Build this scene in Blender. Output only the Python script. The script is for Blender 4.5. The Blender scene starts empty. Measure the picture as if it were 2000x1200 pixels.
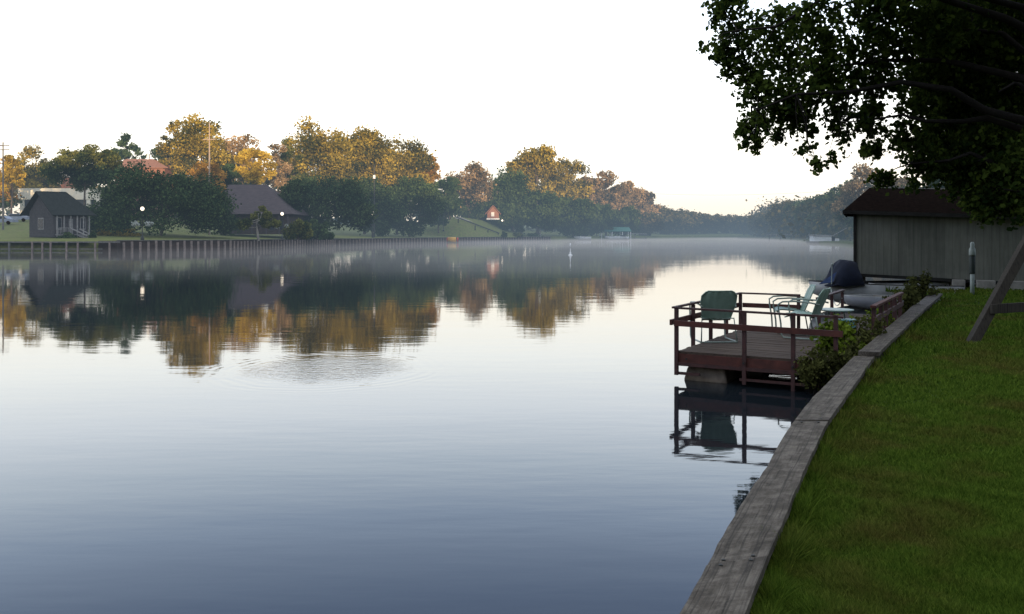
import bpy, math, random
import numpy as np
from mathutils import Vector, Matrix, Quaternion

random.seed(7)
rng = np.random.default_rng(7)
scene = bpy.context.scene
col = scene.collection
R = math.radians

# ------------------------------------------------------------------ frame
FOC, CX, HZ, EYE = 1700.0, 1000.0, 457.0, 2.25      # focal length in px of a 2000 px wide frame

def X_at(px, Y): return (px - CX) / FOC * Y
def Z_at(py, Y): return EYE - (py - HZ) / FOC * Y
def P(px, Y, z): return Vector((X_at(px, Y), Y, z))
def G(px, py, z=0.0):                                # point of the level z seen at px, py
    Y = (EYE - z) * FOC / (py - HZ)
    return (X_at(px, Y), Y)

cam = bpy.data.cameras.new('camera')
cam_o = bpy.data.objects.new('camera', cam)
col.objects.link(cam_o)
cam.sensor_width = 36.0
cam.lens = FOC / 2000 * 36
cam.shift_y = -(600 - HZ) / 2000
cam.clip_start = 0.1
cam.clip_end = 5000
cam_o.location = (0, 0, EYE)
cam_o.rotation_euler = (R(90), 0, 0)
scene.camera = cam_o

scene.view_settings.view_transform = 'Standard'
scene.view_settings.look = 'None'
scene.view_settings.exposure = 0
scene.render.engine = 'CYCLES'
scene.cycles.use_denoising = True
scene.cycles.max_bounces = 6
scene.cycles.diffuse_bounces = 3
scene.cycles.glossy_bounces = 3
scene.cycles.transmission_bounces = 3
scene.cycles.transparent_max_bounces = 12
scene.cycles.volume_bounces = 0
scene.cycles.caustics_reflective = False
scene.cycles.caustics_refractive = False

# ------------------------------------------------------------------ light
SUN_EL, SUN_AZ = R(3.2), R(164)                      # low morning sun behind the near bank
to_sun = Vector((math.sin(SUN_AZ) * math.cos(SUN_EL), math.cos(SUN_AZ) * math.cos(SUN_EL), math.sin(SUN_EL)))
sl = bpy.data.lights.new('sun', 'SUN')
sl.energy = 6.5
sl.angle = R(0.5)
sl.color = (1.0, 0.72, 0.43)
so = bpy.data.objects.new('sun', sl)
so.rotation_euler = to_sun.to_track_quat('Z', 'Y').to_euler()
col.objects.link(so)

world = bpy.data.worlds.new('World')
scene.world = world
world.use_nodes = True
nt = world.node_tree
nt.nodes.clear()
out = nt.nodes.new('ShaderNodeOutputWorld')
sky = nt.nodes.new('ShaderNodeTexSky')
sky.sky_type = 'NISHITA'
sky.sun_disc = False
sky.sun_elevation = SUN_EL
sky.sun_rotation = SUN_AZ
sky.altitude = 20
sky.dust_density = 2.0
b1 = nt.nodes.new('ShaderNodeBackground')
b1.inputs[1].default_value = 0.05
nt.links.new(sky.outputs[0], b1.inputs[0])
tc = nt.nodes.new('ShaderNodeTexCoord')
sx = nt.nodes.new('ShaderNodeSeparateXYZ')
nt.links.new(tc.outputs['Generated'], sx.inputs[0])
asn = nt.nodes.new('ShaderNodeMath'); asn.operation = 'ARCSINE'; asn.use_clamp = False
nt.links.new(sx.outputs[2], asn.inputs[0])
mr = nt.nodes.new('ShaderNodeMapRange')
mr.inputs[1].default_value = 0; mr.inputs[2].default_value = R(90)
nt.links.new(asn.outputs[0], mr.inputs[0])
rp = nt.nodes.new('ShaderNodeValToRGB')
SKY = [(0, (1.02, .93, .78)), (2, (1.15, 1.05, .91)), (5, (1.55, 1.48, 1.34)), (8, (1.85, 1.88, 1.85)),
       (11.5, (1.9, 2.04, 2.2)), (15, (1.60, 1.86, 2.18)), (18, (1.16, 1.47, 1.98)), (23, (.70, .96, 1.52)),
       (28, (.74, .94, 1.45)), (40, (1.08, 1.16, 1.28)), (90, (1.15, 1.18, 1.18))]
el = rp.color_ramp.elements
while len(el) < len(SKY): el.new(0.5)
for e, (d, c) in zip(el, SKY):
    e.position = d / 90
for e, (d, c) in zip(el, SKY):
    e.color = (c[0] / 3, c[1] / 3, c[2] / 3, 1)
nt.links.new(mr.outputs[0], rp.inputs[0])
b2 = nt.nodes.new('ShaderNodeBackground')
b2.inputs[1].default_value = 3.0
nt.links.new(rp.outputs[0], b2.inputs[0])
ad = nt.nodes.new('ShaderNodeAddShader')
nt.links.new(b1.outputs[0], ad.inputs[0]); nt.links.new(b2.outputs[0], ad.inputs[1])
nt.links.new(ad.outputs[0], out.inputs[0])

# ------------------------------------------------------------------ materials
HAZE_PAINT = (0.20, 0.275, 0.36)

class Mat:
    """small wrapper for building node trees"""
    def __init__(s, name):
        s.m = bpy.data.materials.new(name); s.m.use_nodes = True
        s.t = s.m.node_tree; s.t.nodes.clear()
        s.out = s.n('ShaderNodeOutputMaterial')
    def n(s, kind, **kw):
        nd = s.t.nodes.new(kind)
        for k, v in kw.items(): setattr(nd, k, v)
        return nd
    def l(s, a, b): s.t.links.new(a, b)
    def val(s, nd, i, v):
        if hasattr(v, 'node'): s.l(v, nd.inputs[i])
        else: nd.inputs[i].default_value = v
    def math(s, op, a, b=0.0, clamp=False):
        nd = s.n('ShaderNodeMath', operation=op, use_clamp=clamp)
        s.val(nd, 0, a); s.val(nd, 1, b)
        return nd.outputs[0]
    def mix(s, f, a, b):
        nd = s.n('ShaderNodeMix', data_type='RGBA')
        s.val(nd, 0, f)
        for i, c in ((6, a), (7, b)):
            if hasattr(c, 'node'): s.l(c, nd.inputs[i])
            else: nd.inputs[i].default_value = (*c, 1)
        return nd.outputs[2]
    def coord(s, scale=(1, 1, 1), rot=(0, 0, 0), which='Object'):
        if which == 'World':
            src = s.n('ShaderNodeNewGeometry').outputs['Position']
        else:
            src = s.n('ShaderNodeTexCoord').outputs[which]
        mp = s.n('ShaderNodeMapping')
        mp.inputs['Scale'].default_value = scale
        mp.inputs['Rotation'].default_value = rot
        s.l(src, mp.inputs[0])
        return mp.outputs[0]
    def noise(s, vec, scale=5, detail=4, rough=.55, dist=0):
        nd = s.n('ShaderNodeTexNoise')
        nd.inputs['Scale'].default_value = scale; nd.inputs['Detail'].default_value = detail
        nd.inputs['Roughness'].default_value = rough; nd.inputs['Distortion'].default_value = dist
        s.l(vec, nd.inputs[0])
        return nd.outputs[0]
    def ramp(s, f, stops):
        nd = s.n('ShaderNodeValToRGB')
        e = nd.color_ramp.elements
        while len(e) < len(stops): e.new(.5)
        for q, (p, c) in zip(e, stops): q.position = p
        for q, (p, c) in zip(e, stops): q.color = (*c, 1) if len(c) == 3 else c
        s.val(nd, 0, f)
        return nd.outputs[0]
    def bump(s, h, strength=.3, dist=.02):
        nd = s.n('ShaderNodeBump')
        nd.inputs['Strength'].default_value = strength; nd.inputs['Distance'].default_value = dist
        s.l(h, nd.inputs['Height'])
        return nd.outputs[0]
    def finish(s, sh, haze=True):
        if haze:                                     # morning haze painted onto surfaces as emission, stronger with world distance
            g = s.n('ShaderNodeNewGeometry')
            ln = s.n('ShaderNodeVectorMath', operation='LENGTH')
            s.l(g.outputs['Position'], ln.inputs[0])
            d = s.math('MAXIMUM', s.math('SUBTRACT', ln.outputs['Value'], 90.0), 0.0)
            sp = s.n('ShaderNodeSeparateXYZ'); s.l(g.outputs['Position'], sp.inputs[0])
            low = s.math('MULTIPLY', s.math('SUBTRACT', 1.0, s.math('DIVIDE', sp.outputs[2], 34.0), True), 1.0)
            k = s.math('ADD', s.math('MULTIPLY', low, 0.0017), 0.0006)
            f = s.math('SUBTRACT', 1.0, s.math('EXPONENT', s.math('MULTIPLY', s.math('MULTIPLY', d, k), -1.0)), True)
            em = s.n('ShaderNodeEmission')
            em.inputs[0].default_value = (*HAZE_PAINT, 1)
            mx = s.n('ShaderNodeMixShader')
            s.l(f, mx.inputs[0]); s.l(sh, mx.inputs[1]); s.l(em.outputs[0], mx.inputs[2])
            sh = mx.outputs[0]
        s.l(sh, s.out.inputs[0])
        return s.m
    def pbr(s, c, rough=.8, normal=None, spec=.3, metal=0.0):
        nd = s.n('ShaderNodeBsdfPrincipled')
        if hasattr(c, 'node'): s.l(c, nd.inputs['Base Color'])
        else: nd.inputs['Base Color'].default_value = (*c, 1)
        s.val(nd, 'Roughness', rough)
        nd.inputs['Specular IOR Level'].default_value = spec
        nd.inputs['Metallic'].default_value = metal
        if normal is not None: s.l(normal, nd.inputs['Normal'])
        return nd.outputs[0]

def simple(name, c, c2=None, scale=4, rough=.8, bump=.25, metal=0, spec=.3, stretch=(1, 1, 1), haze=True):
    m = Mat(name)
    if c2 is None: c2 = tuple(v * .55 for v in c)
    v = m.coord(stretch)
    n1 = m.noise(v, scale, 6, .65)
    cc = m.mix(m.math('MULTIPLY', m.math('SUBTRACT', n1, .3), 2.2, True), c2, c)
    return m.finish(m.pbr(cc, rough, m.bump(n1, bump, .02), spec, metal), haze)

def leaf_mat(name, dark, light, trans=.25, haze=True, spread=1.0):
    m = Mat(name)
    at = m.n('ShaderNodeAttribute', attribute_name='tint')
    f = m.math('MULTIPLY', at.outputs['Fac'], spread, True)
    c = m.mix(f, dark, light)
    d = m.n('ShaderNodeBsdfDiffuse'); m.l(c, d.inputs[0])
    t = m.n('ShaderNodeBsdfTranslucent'); m.l(c, t.inputs[0])
    mx = m.n('ShaderNodeMixShader'); mx.inputs[0].default_value = trans
    m.l(d.outputs[0], mx.inputs[1]); m.l(t.outputs[0], mx.inputs[2])
    return m.finish(mx.outputs[0], haze)

def plank_mat(name, c, c2, axis=1, scale=1.0, haze=False, moss=None, which='Object'):
    """weathered timber: grain runs along the given local axis"""
    m = Mat(name)
    st = [9, 9, 9]; st[axis] = .55 if which == 'Object' else 1.0
    v = m.coord(tuple(x * scale for x in st), which=which)
    g = m.noise(v, 3.2, 8, .7, .6)
    v2 = m.coord((1, 1, 1), which=which); blot = m.noise(v2, 2.3, 4, .6)
    st2 = [40, 40, 40]; st2[axis] = .9
    fine = m.noise(m.coord(tuple(x * scale for x in st2), which=which), 1.6, 3, .5)
    f = m.math('ADD', m.math('MULTIPLY', g, .75), m.math('MULTIPLY', blot, .45))
    cc = m.ramp(f, [(.34, c2), (.52, tuple((a + b) / 2 for a, b in zip(c, c2))), (.78, c)])
    if which == 'UV':
        uvx = m.n('ShaderNodeSeparateXYZ'); m.l(v2, uvx.inputs[0])
        wv = m.math('ADD', uvx.outputs[0], m.math('MULTIPLY', m.noise(m.coord((.5, .8, 1), which='UV'), 1.0, 3), .06))
        seam = m.math('LESS_THAN', m.math('ABSOLUTE', m.math('SUBTRACT', m.math('FRACT', m.math('MULTIPLY', wv, 6.2)), .5)), .028)
        stain = m.ramp(m.noise(v2, 6.5, 8, .75), [(.44, (.42, .40, .38)), (.58, (1, 1, 1))])
        mu0 = m.n('ShaderNodeMix', data_type='RGBA', blend_type='MULTIPLY'); mu0.inputs[0].default_value = .85
        m.l(cc, mu0.inputs[6]); m.l(stain, mu0.inputs[7]); cc = m.mix(m.math('MULTIPLY', seam, .55), mu0.outputs[2], (.03, .027, .024))
    crack = m.ramp(fine, [(.34, (.35, .35, .35)), (.46, (1, 1, 1))])
    mu = m.n('ShaderNodeMix', data_type='RGBA', blend_type='MULTIPLY'); mu.inputs[0].default_value = .75
    m.l(cc, mu.inputs[6]); m.l(crack, mu.inputs[7])
    cc = mu.outputs[2]
    if moss: cc = m.mix(m.ramp(m.noise(v2, 1.1, 5, .7), [(.52, (0, 0, 0)), (.66, (.55, .55, .55))]), cc, moss)
    h = m.math('ADD', g, fine)
    return m.finish(m.pbr(cc, .85, m.bump(h, .55, .008), .2), haze)

M = {}
M['cap'] = plank_mat('weathered_cap_board', (.165, .143, .118), (.032, .028, .023), 1, which='UV')
M['cap_side'] = plank_mat('wet_timber', (.10, .085, .07), (.02, .018, .015), 1)
M['deck'] = plank_mat('brown_deck_boards', (.095, .068, .052), (.03, .021, .017), 0)
M['red'] = simple('faded_red_paint', (.115, .036, .026), (.045, .017, .014), 6, .7, .3, haze=False)
M['rail'] = simple('rusty_rail_paint', (.085, .033, .03), (.035, .02, .018), 12, .65, .3, haze=False)
M['float'] = simple('stained_float', (.27, .22, .17), (.10, .075, .055), 5, .9, .5, haze=False)
M['green_metal'] = simple('chalky_green_enamel', (.27, .38, .30), (.18, .27, .21), 5, .42, .08, spec=.5, haze=False)
M['aqua_metal'] = simple('pale_green_enamel', (.20, .29, .24), (.12, .19, .155), 5, .42, .08, spec=.5, haze=False)
M['tube'] = simple('pale_tube_paint', (.26, .31, .27), (.14, .18, .15), 8, .4, .05, spec=.5, haze=False)
M['tub'] = simple('aqua_plastic', (.16, .34, .36), (.10, .24, .26), 3, .45, .05, haze=False)
M['swing'] = plank_mat('dark_swing_timber', (.055, .047, .037), (.018, .015, .012), 2)
M['plywood'] = None
M['roof_dark'] = simple('old_shingle', (.016, .011, .009), (.005, .004, .004), 9, 1.0, .8, spec=.0, haze=False)
M['trim_dark'] = simple('dark_trim', (.03, .028, .026), (.012, .011, .010), 5, .9, .2, haze=False)
M['white_hull'] = simple('white_gelcoat', (.42, .42, .41), (.26, .26, .25), 2.5, .3, .03, spec=.5, haze=False)
M['grey_hull'] = simple('grey_aluminium', (.36, .36, .38), (.24, .24, .25), 2.5, .45, .03, haze=False)
M['navy'] = simple('navy_canvas', (.009, .014, .032), (.004, .007, .016), 5, .9, .3, haze=False)
M['blue_canvas'] = simple('blue_canvas', (.04, .07, .16), (.02, .035, .085), 5, .9, .3, haze=False)
M['black'] = simple('black_rubber', (.015, .015, .016), None, 6, .6, .1, haze=False)
M['pole_white'] = simple('white_pipe', (.36, .40, .37), (.22, .25, .22), 4, .5, .05, haze=False)
M['pole_dark'] = simple('dark_pipe', (.035, .045, .04), None, 4, .6, .05, haze=False)
M['concrete'] = simple('concrete', (.34, .32, .29), (.18, .17, .15), 4, .9, .3, haze=False)
M['bark'] = plank_mat('bark', (.018, .014, .011), (.007, .006, .005), 2)
M['bark_far'] = simple('far_bark', (.16, .12, .09), (.06, .045, .035), 3, .95, .2)
M['bark_pale'] = simple('pale_bark', (.42, .38, .33), (.22, .2, .17), 3, .95, .2)
# leaves
M['leaf_near'] = leaf_mat('near_leaves', (.016, .032, .009), (.125, .170, .03), .38, False)
M['leaf_bush'] = leaf_mat('bush_leaves', (.04, .065, .012), (.20, .27, .03), .3, False)
M['leaf_twig'] = leaf_mat('twiggy_leaves', (.035, .040, .015), (.11, .115, .035), .2, False)
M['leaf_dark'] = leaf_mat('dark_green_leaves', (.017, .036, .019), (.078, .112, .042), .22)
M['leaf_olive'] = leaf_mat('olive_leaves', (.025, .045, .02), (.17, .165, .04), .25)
M['leaf_gold'] = leaf_mat('golden_leaves', (.034, .044, .020), (.43, .31, .05), .25)  # dark tone paints the shaded gaps between lit clumps
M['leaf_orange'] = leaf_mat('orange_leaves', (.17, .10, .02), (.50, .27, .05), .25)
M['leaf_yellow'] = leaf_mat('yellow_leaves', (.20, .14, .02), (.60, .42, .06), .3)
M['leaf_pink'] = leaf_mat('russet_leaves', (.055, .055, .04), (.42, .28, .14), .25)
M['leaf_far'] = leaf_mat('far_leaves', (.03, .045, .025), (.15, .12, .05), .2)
# far buildings
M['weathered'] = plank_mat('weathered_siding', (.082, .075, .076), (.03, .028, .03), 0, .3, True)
M['whitewood'] = simple('grey_white_wood', (.30, .29, .28), (.14, .135, .13), 3, .8, .1)
M['shingle'] = simple('shingle', (.026, .03, .028), (.010, .013, .011), 3, .95, .3)
M['shingle_purple'] = simple('purple_grey_shingle', (.085, .064, .066), (.042, .033, .036), 1.2, .95, .3, stretch=(1, 1, 6))
M['brick'] = simple('brick', (.30, .14, .09), (.18, .08, .05), 3, .9, .1)
M['terracotta'] = simple('terracotta', (.30, .145, .095), (.19, .09, .06), 3, .9, .2)
M['cream'] = simple('cream_render', (.80, .74, .60), (.62, .56, .44), 1, .8, .05)
M['glassdark'] = simple('dark_glass', (.03, .035, .045), None, 2, .15, .0, spec=.6)
M['pile'] = simple('bulkhead_pile', (.30, .235, .20), (.14, .11, .095), 3, .9, .3)
M['sheet'] = simple('bulkhead_board', (.08, .05, .04), (.03, .022, .018), 2, .9, .3)
M['dockwood'] = simple('grey_dock_wood', (.20, .19, .17), (.08, .075, .07), 3, .9, .3)
M['metal_dark'] = simple('dark_iron', (.03, .032, .03), None, 3, .5, .1)
M['pole_far'] = simple('utility_pole', (.42, .33, .26), (.25, .19, .15), 3, .9, .1)
M['white_far'] = simple('white_paint', (.75, .75, .73), (.55, .55, .54), 2, .6, .05)
M['green_roof'] = simple('green_metal_roof', (.05, .20, .16), (.03, .13, .10), 2, .5, .05)
M['flower'] = simple('pale_flowers', (.5, .48, .5), (.2, .25, .18), 5, .9, .3)
M['yellow_float'] = simple('yellow_float', (.75, .42, .08), (.6, .3, .05), 3, .5, .05)
M['red_float'] = simple('red_float', (.6, .06, .03), (.4, .04, .02), 3, .5, .05)
M['car_grey'] = simple('car_paint_grey', (.22, .25, .32), (.15, .17, .22), 2, .3, .02, spec=.6)
M['wire'] = simple('wire', (.25, .24, .23), None, 3, .6, 0)
M['pathmat'] = simple('pale_path', (.36, .33, .27), (.24, .22, .18), 2, .9, .2)

m = Mat('lamp_glow')
e = m.n('ShaderNodeEmission'); e.inputs[0].default_value = (1, .86, .68, 1); e.inputs[1].default_value = 2.2
M['glow'] = m.finish(e.outputs[0], False)

# grooved plywood siding: vertical grooves, grime streaks
m = Mat('grooved_plywood')
v = m.coord((1, 1, 1))
s_ = m.n('ShaderNodeSeparateXYZ'); m.l(v, s_.inputs[0])
fr = m.math('FRACT', m.math('MULTIPLY', s_.outputs[0], 4.9))
gro = m.math('LESS_THAN', fr, .07)
streak = m.noise(m.coord((7, 7, .5)), 1.5, 6, .65)
bl = m.noise(v, 1.1, 5, .6)
fac = m.math('ADD', m.math('MULTIPLY', streak, .6), m.math('MULTIPLY', bl, .5))
c = m.ramp(fac, [(.32, (.095, .098, .082)), (.52, (.145, .147, .123)), (.76, (.21, .21, .178))])
pan = m.math('FLOOR', m.math('DIVIDE', s_.outputs[0], 1.22))
wn = m.n('ShaderNodeTexWhiteNoise', noise_dimensions='1D'); m.l(pan, wn.inputs['W'])
hs = m.n('ShaderNodeHueSaturation'); m.l(c, hs.inputs['Color'])
m.l(m.math('ADD', m.math('MULTIPLY', wn.outputs[0], .25), .87), hs.inputs['Value'])
c = m.mix(m.math('MULTIPLY', gro, .35), hs.outputs[0], (.04, .042, .036))
M['plywood'] = m.finish(m.pbr(c, .9, m.bump(m.math('SUBTRACT', streak, gro), .3, .01), .15), False)

# lawn soil/turf
def turf(name, near=True):
    m = Mat(name)
    v = m.coord(which='World')
    a = m.noise(v, .9, 5, .65); b = m.noise(v, 7 if near else 1.5, 5, .7)
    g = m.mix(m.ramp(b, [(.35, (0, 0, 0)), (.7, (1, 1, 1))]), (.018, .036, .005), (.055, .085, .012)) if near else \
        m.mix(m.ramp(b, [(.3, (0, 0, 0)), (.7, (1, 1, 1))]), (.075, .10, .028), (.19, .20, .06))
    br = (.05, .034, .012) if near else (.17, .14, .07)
    c = m.mix(m.ramp(a, [(.5, (0, 0, 0)), (.68, (.8, .8, .8))]), g, br)
    return m.finish(m.pbr(c, .95, m.bump(b, .6, .03), .1), True)
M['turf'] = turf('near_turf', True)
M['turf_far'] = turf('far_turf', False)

# individual grass blades, coloured by place
m = Mat('grass_blades')
v = m.coord(which='World')
a = m.noise(v, .95, 5, .65)
at = m.n('ShaderNodeAttribute', attribute_name='tint')
g = m.mix(at.outputs['Fac'], (.026, .058, .008), (.155, .228, .030))
br = m.mix(at.outputs['Fac'], (.050, .042, .012), (.19, .145, .045))
c = m.mix(m.ramp(a, [(.47, (0, 0, 0)), (.66, (.7, .7, .7))]), g, br)
d = m.n('ShaderNodeBsdfDiffuse'); m.l(c, d.inputs[0])
t = m.n('ShaderNodeBsdfTranslucent'); m.l(c, t.inputs[0])
mx = m.n('ShaderNodeMixShader'); mx.inputs[0].default_value = .3
m.l(d.outputs[0], mx.inputs[1]); m.l(t.outputs[0], mx.inputs[2])
M['blades'] = m.finish(mx.outputs[0], False)

# water
RC = Vector((X_at(640, 14.4), 14.45, 0))
m = Mat('river_water')
pos = m.n('ShaderNodeNewGeometry').outputs['Position']
w1 = m.noise(m.coord((.35, 1.0, 1), (0, 0, .15), 'World'), 1.1, 3, .5)
w2 = m.noise(m.coord((.5, 1.9, 1), (0, 0, -.1), 'World'), 2.6, 3, .5)
w3 = m.noise(m.coord((.12, .3, 1), (0, 0, .05), 'World'), .35, 2, .5)
patch = m.ramp(m.noise(m.coord((.03, .09, 1), (0, 0, 0), 'World'), 1, 3, .5), [(.35, (.35, .35, .35)), (.65, (1, 1, 1))])
h = m.math('MULTIPLY', m.math('ADD', m.math('MULTIPLY', w1, .0048), m.math('MULTIPLY', w2, .0012)), patch)
h = m.math('ADD', h, m.math('MULTIPLY', w3, .010))
# spreading ring left by a fish
sub = m.n('ShaderNodeVectorMath', operation='SUBTRACT'); m.l(pos, sub.inputs[0]); sub.inputs[1].default_value = RC
sc_ = m.n('ShaderNodeVectorMath', operation='MULTIPLY'); m.l(sub.outputs[0], sc_.inputs[0]); sc_.inputs[1].default_value = (1, .93, 0)
ln = m.n('ShaderNodeVectorMath', operation='LENGTH'); m.l(sc_.outputs[0], ln.inputs[0])
d0 = ln.outputs['Value']
wob = m.noise(m.coord((1, 1, 1), (0, 0, 0), 'World'), 1.3, 2, .5)
d1 = m.math('ADD', d0, m.math('MULTIPLY', m.math('SUBTRACT', wob, .5), .22))
ring = m.math('SINE', m.math('MULTIPLY', d1, 2 * math.pi / .19))
dd = m.math('DIVIDE', m.math('SUBTRACT', d0, 1.68), .34)
env = m.math('EXPONENT', m.math('MULTIPLY', m.math('MULTIPLY', dd, dd), -1.0))
env = m.math('MULTIPLY', env, m.ramp(m.noise(m.coord((1, .6, 1), (0, 0, .3), 'World'), .7, 3, .6), [(.3, (.15, .15, .15)), (.65, (1.2, 1.2, 1.2))]))
chop = m.noise(m.coord((1, 1, 1), (0, 0, 0), 'World'), 9.0, 3, .6)
ins = m.math('MULTIPLY', m.math('SUBTRACT', 1.6, d1), 1.6, True)
h = m.math('ADD', h, m.math('MULTIPLY', m.math('MULTIPLY', ring, env), .0005))
h = m.math('ADD', h, m.math('MULTIPLY', m.math('MULTIPLY', chop, ins), .0050))
bp = m.bump(h, 1.0, 1.0)
pr = m.n('ShaderNodeBsdfPrincipled')
pr.inputs['Base Color'].default_value = (.010, .014, .018, 1)
pr.inputs['Roughness'].default_value = .03
pr.inputs['IOR'].default_value = 1.333
m.l(bp, pr.inputs['Normal'])
M['water'] = m.finish(pr.outputs[0], False)

# ------------------------------------------------------------------ mesh helpers
OFF = {}

def tag(o, label=None, cat=None, group=None, kind=None):
    if label: o['label'] = label
    if cat: o['category'] = cat
    if group: o['group'] = group
    if kind: o['kind'] = kind
    return o

def empty(name, loc=(0, 0, 0), label=None, cat=None, group=None):
    o = bpy.data.objects.new(name, None)
    o.empty_display_size = .3
    o.location = loc
    col.objects.link(o)
    OFF[o.name] = Vector(loc)
    return tag(o, label, cat, group)

def link_mesh(me, name, mat, parent, smooth=False):
    o = bpy.data.objects.new(name, me)
    col.objects.link(o)
    mats = mat if isinstance(mat, (list, tuple)) else [mat]
    for mm in mats: me.materials.append(mm)
    if parent is not None:
        o.parent = parent
        OFF[o.name] = OFF.get(parent.name, Vector())
    else:
        OFF[o.name] = Vector()
    if smooth: me.polygons.foreach_set('use_smooth', [True] * len(me.polygons))
    return o

class MB:
    def __init__(s): s.v = []; s.f = []; s.mi = []
    def face(s, pts, mi=0):
        i = len(s.v); s.v += [tuple(p) for p in pts]; s.f.append(tuple(range(i, i + len(pts)))); s.mi.append(mi)
        return s
    def raw(s, vs, fs, mi=0):
        i = len(s.v); s.v += [tuple(p) for p in vs]
        for f in fs: s.f.append(tuple(i + k for k in f)); s.mi.append(mi)
        return s
    def box(s, c, size, rz=0, M3=None, mi=0, jit=0):
        hx, hy, hz = (q / 2 for q in size)
        m3 = M3 if M3 is not None else Matrix.Rotation(rz, 3, 'Z')
        vs = []
        for x, y, z in ((-1, -1, -1), (1, -1, -1), (1, 1, -1), (-1, 1, -1), (-1, -1, 1), (1, -1, 1), (1, 1, 1), (-1, 1, 1)):
            p = m3 @ Vector((x * hx, y * hy, z * hz)) + Vector(c)
            if jit: p += Vector((random.uniform(-jit, jit),) * 1 + (random.uniform(-jit, jit), random.uniform(-jit, jit)))
            vs.append(p)
        return s.raw(vs, [(0, 3, 2, 1), (4, 5, 6, 7), (0, 1, 5, 4), (1, 2, 6, 5), (2, 3, 7, 6), (3, 0, 4, 7)], mi)
    def beam(s, p0, p1, w, h, up=(0, 0, 1), mi=0):
        p0, p1 = Vector(p0), Vector(p1)
        d = (p1 - p0).normalized()
        side = d.cross(Vector(up))
        if side.length < 1e-4: side = Vector((1, 0, 0))
        side.normalize(); u = side.cross(d)
        vs = []
        for p in (p0, p1):
            for a, b in ((-1, -1), (1, -1), (1, 1), (-1, 1)): vs.append(p + side * a * w / 2 + u * b * h / 2)
        return s.raw(vs, [(0, 1, 2, 3), (7, 6, 5, 4), (0, 4, 5, 1), (1, 5, 6, 2), (2, 6, 7, 3), (3, 7, 4, 0)], mi)
    def tube(s, pts, rad, n=8, mi=0, cap=True):
        pts = [Vector(p) for p in pts]
        if not isinstance(rad, (list, tuple)): rad = [rad] * len(pts)
        rings = []
        ref = Vector((0, 0, 1))
        for i, p in enumerate(pts):
            d = (pts[min(i + 1, len(pts) - 1)] - pts[max(i - 1, 0)]).normalized()
            if abs(d.dot(ref)) > .95: ref = Vector((1, 0, 0)) if abs(d.x) < .9 else Vector((0, 1, 0))
            a = d.cross(ref).normalized(); b = d.cross(a)
            rings.append([p + (a * math.cos(2 * math.pi * k / n) + b * math.sin(2 * math.pi * k / n)) * rad[i] for k in range(n)])
        vs = [q for r in rings for q in r]
        fs = []
        for i in range(len(pts) - 1):
            for k in range(n):
                k2 = (k + 1) % n
                fs.append((i * n + k, i * n + k2, (i + 1) * n + k2, (i + 1) * n + k))
        if cap: fs.append(tuple(range(n - 1, -1, -1))); fs.append(tuple((len(pts) - 1) * n + k for k in range(n)))
        return s.raw(vs, fs, mi)
    def lathe(s, c, prof, n=16, mi=0):
        vs = []; fs = []
        for r, z in prof:
            for k in range(n): vs.append((c[0] + r * math.cos(2 * math.pi * k / n), c[1] + r * math.sin(2 * math.pi * k / n), c[2] + z))
        for i in range(len(prof) - 1):
            for k in range(n):
                k2 = (k + 1) % n
                fs.append((i * n + k, i * n + k2, (i + 1) * n + k2, (i + 1) * n + k))
        fs.append(tuple(range(n - 1, -1, -1))); fs.append(tuple((len(prof) - 1) * n + k for k in range(n)))
        return s.raw(vs, fs, mi)
    def build(s, name, mat, parent=None, smooth=False, bevel=0):
        off = OFF.get(parent.name, Vector()) if parent is not None else Vector()
        me = bpy.data.meshes.new(name)
        me.from_pydata([(x - off.x, y - off.y, z - off.z) for x, y, z in s.v], [], s.f)
        me.update()
        o = link_mesh(me, name, mat, parent, smooth)
        if isinstance(mat, (list, tuple)): me.polygons.foreach_set('material_index', s.mi)
        if bevel:
            bv = o.modifiers.new('bevel', 'BEVEL'); bv.width = bevel; bv.segments = 2; bv.limit_method = 'ANGLE'
        return o

def quads_mesh(name, verts, nv, tint, mat, parent):
    """verts (n*nv,3) array of n faces with nv corners each"""
    off = OFF.get(parent.name, Vector()) if parent is not None else Vector()
    v = verts - np.array(off)
    n = len(v) // nv
    me = bpy.data.meshes.new(name)
    me.vertices.add(len(v)); me.vertices.foreach_set('co', v.astype(np.float32).ravel())
    me.loops.add(len(v)); me.loops.foreach_set('vertex_index', np.arange(len(v), dtype=np.int32))
    me.polygons.add(n)
    me.polygons.foreach_set('loop_start', np.arange(0, len(v), nv, dtype=np.int32))
    me.update(calc_edges=True)
    at = me.attributes.new('tint', 'FLOAT', 'POINT')
    at.data.foreach_set('value', np.repeat(tint, nv).astype(np.float32))
    return link_mesh(me, name, mat, parent)

def rand_dirs(n):
    v = rng.normal(size=(n, 3)); return v / np.linalg.norm(v, axis=1, keepdims=True)

def cards(centres, size, droop=0.0, aspect=.75, flat=None):
    n = len(centres)
    a = rand_dirs(n)
    if flat is not None:
        a[:, 2] *= flat; a /= np.linalg.norm(a, axis=1, keepdims=True)
    a[:, 2] -= droop; a /= np.linalg.norm(a, axis=1, keepdims=True)
    b = np.cross(a, rand_dirs(n)); b /= np.linalg.norm(b, axis=1, keepdims=True) + 1e-9
    sz = (size * rng.uniform(.45, 1.6, n))[:, None]
    q = np.empty((n, 4, 3))
    q[:, 0] = centres - a * sz * .5
    q[:, 1] = centres + b * sz * .5 * aspect - a * sz * .05
    q[:, 2] = centres + a * sz * .5
    q[:, 3] = centres - b * sz * .5 * aspect + a * sz * .05
    return q.reshape(-1, 3)

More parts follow.
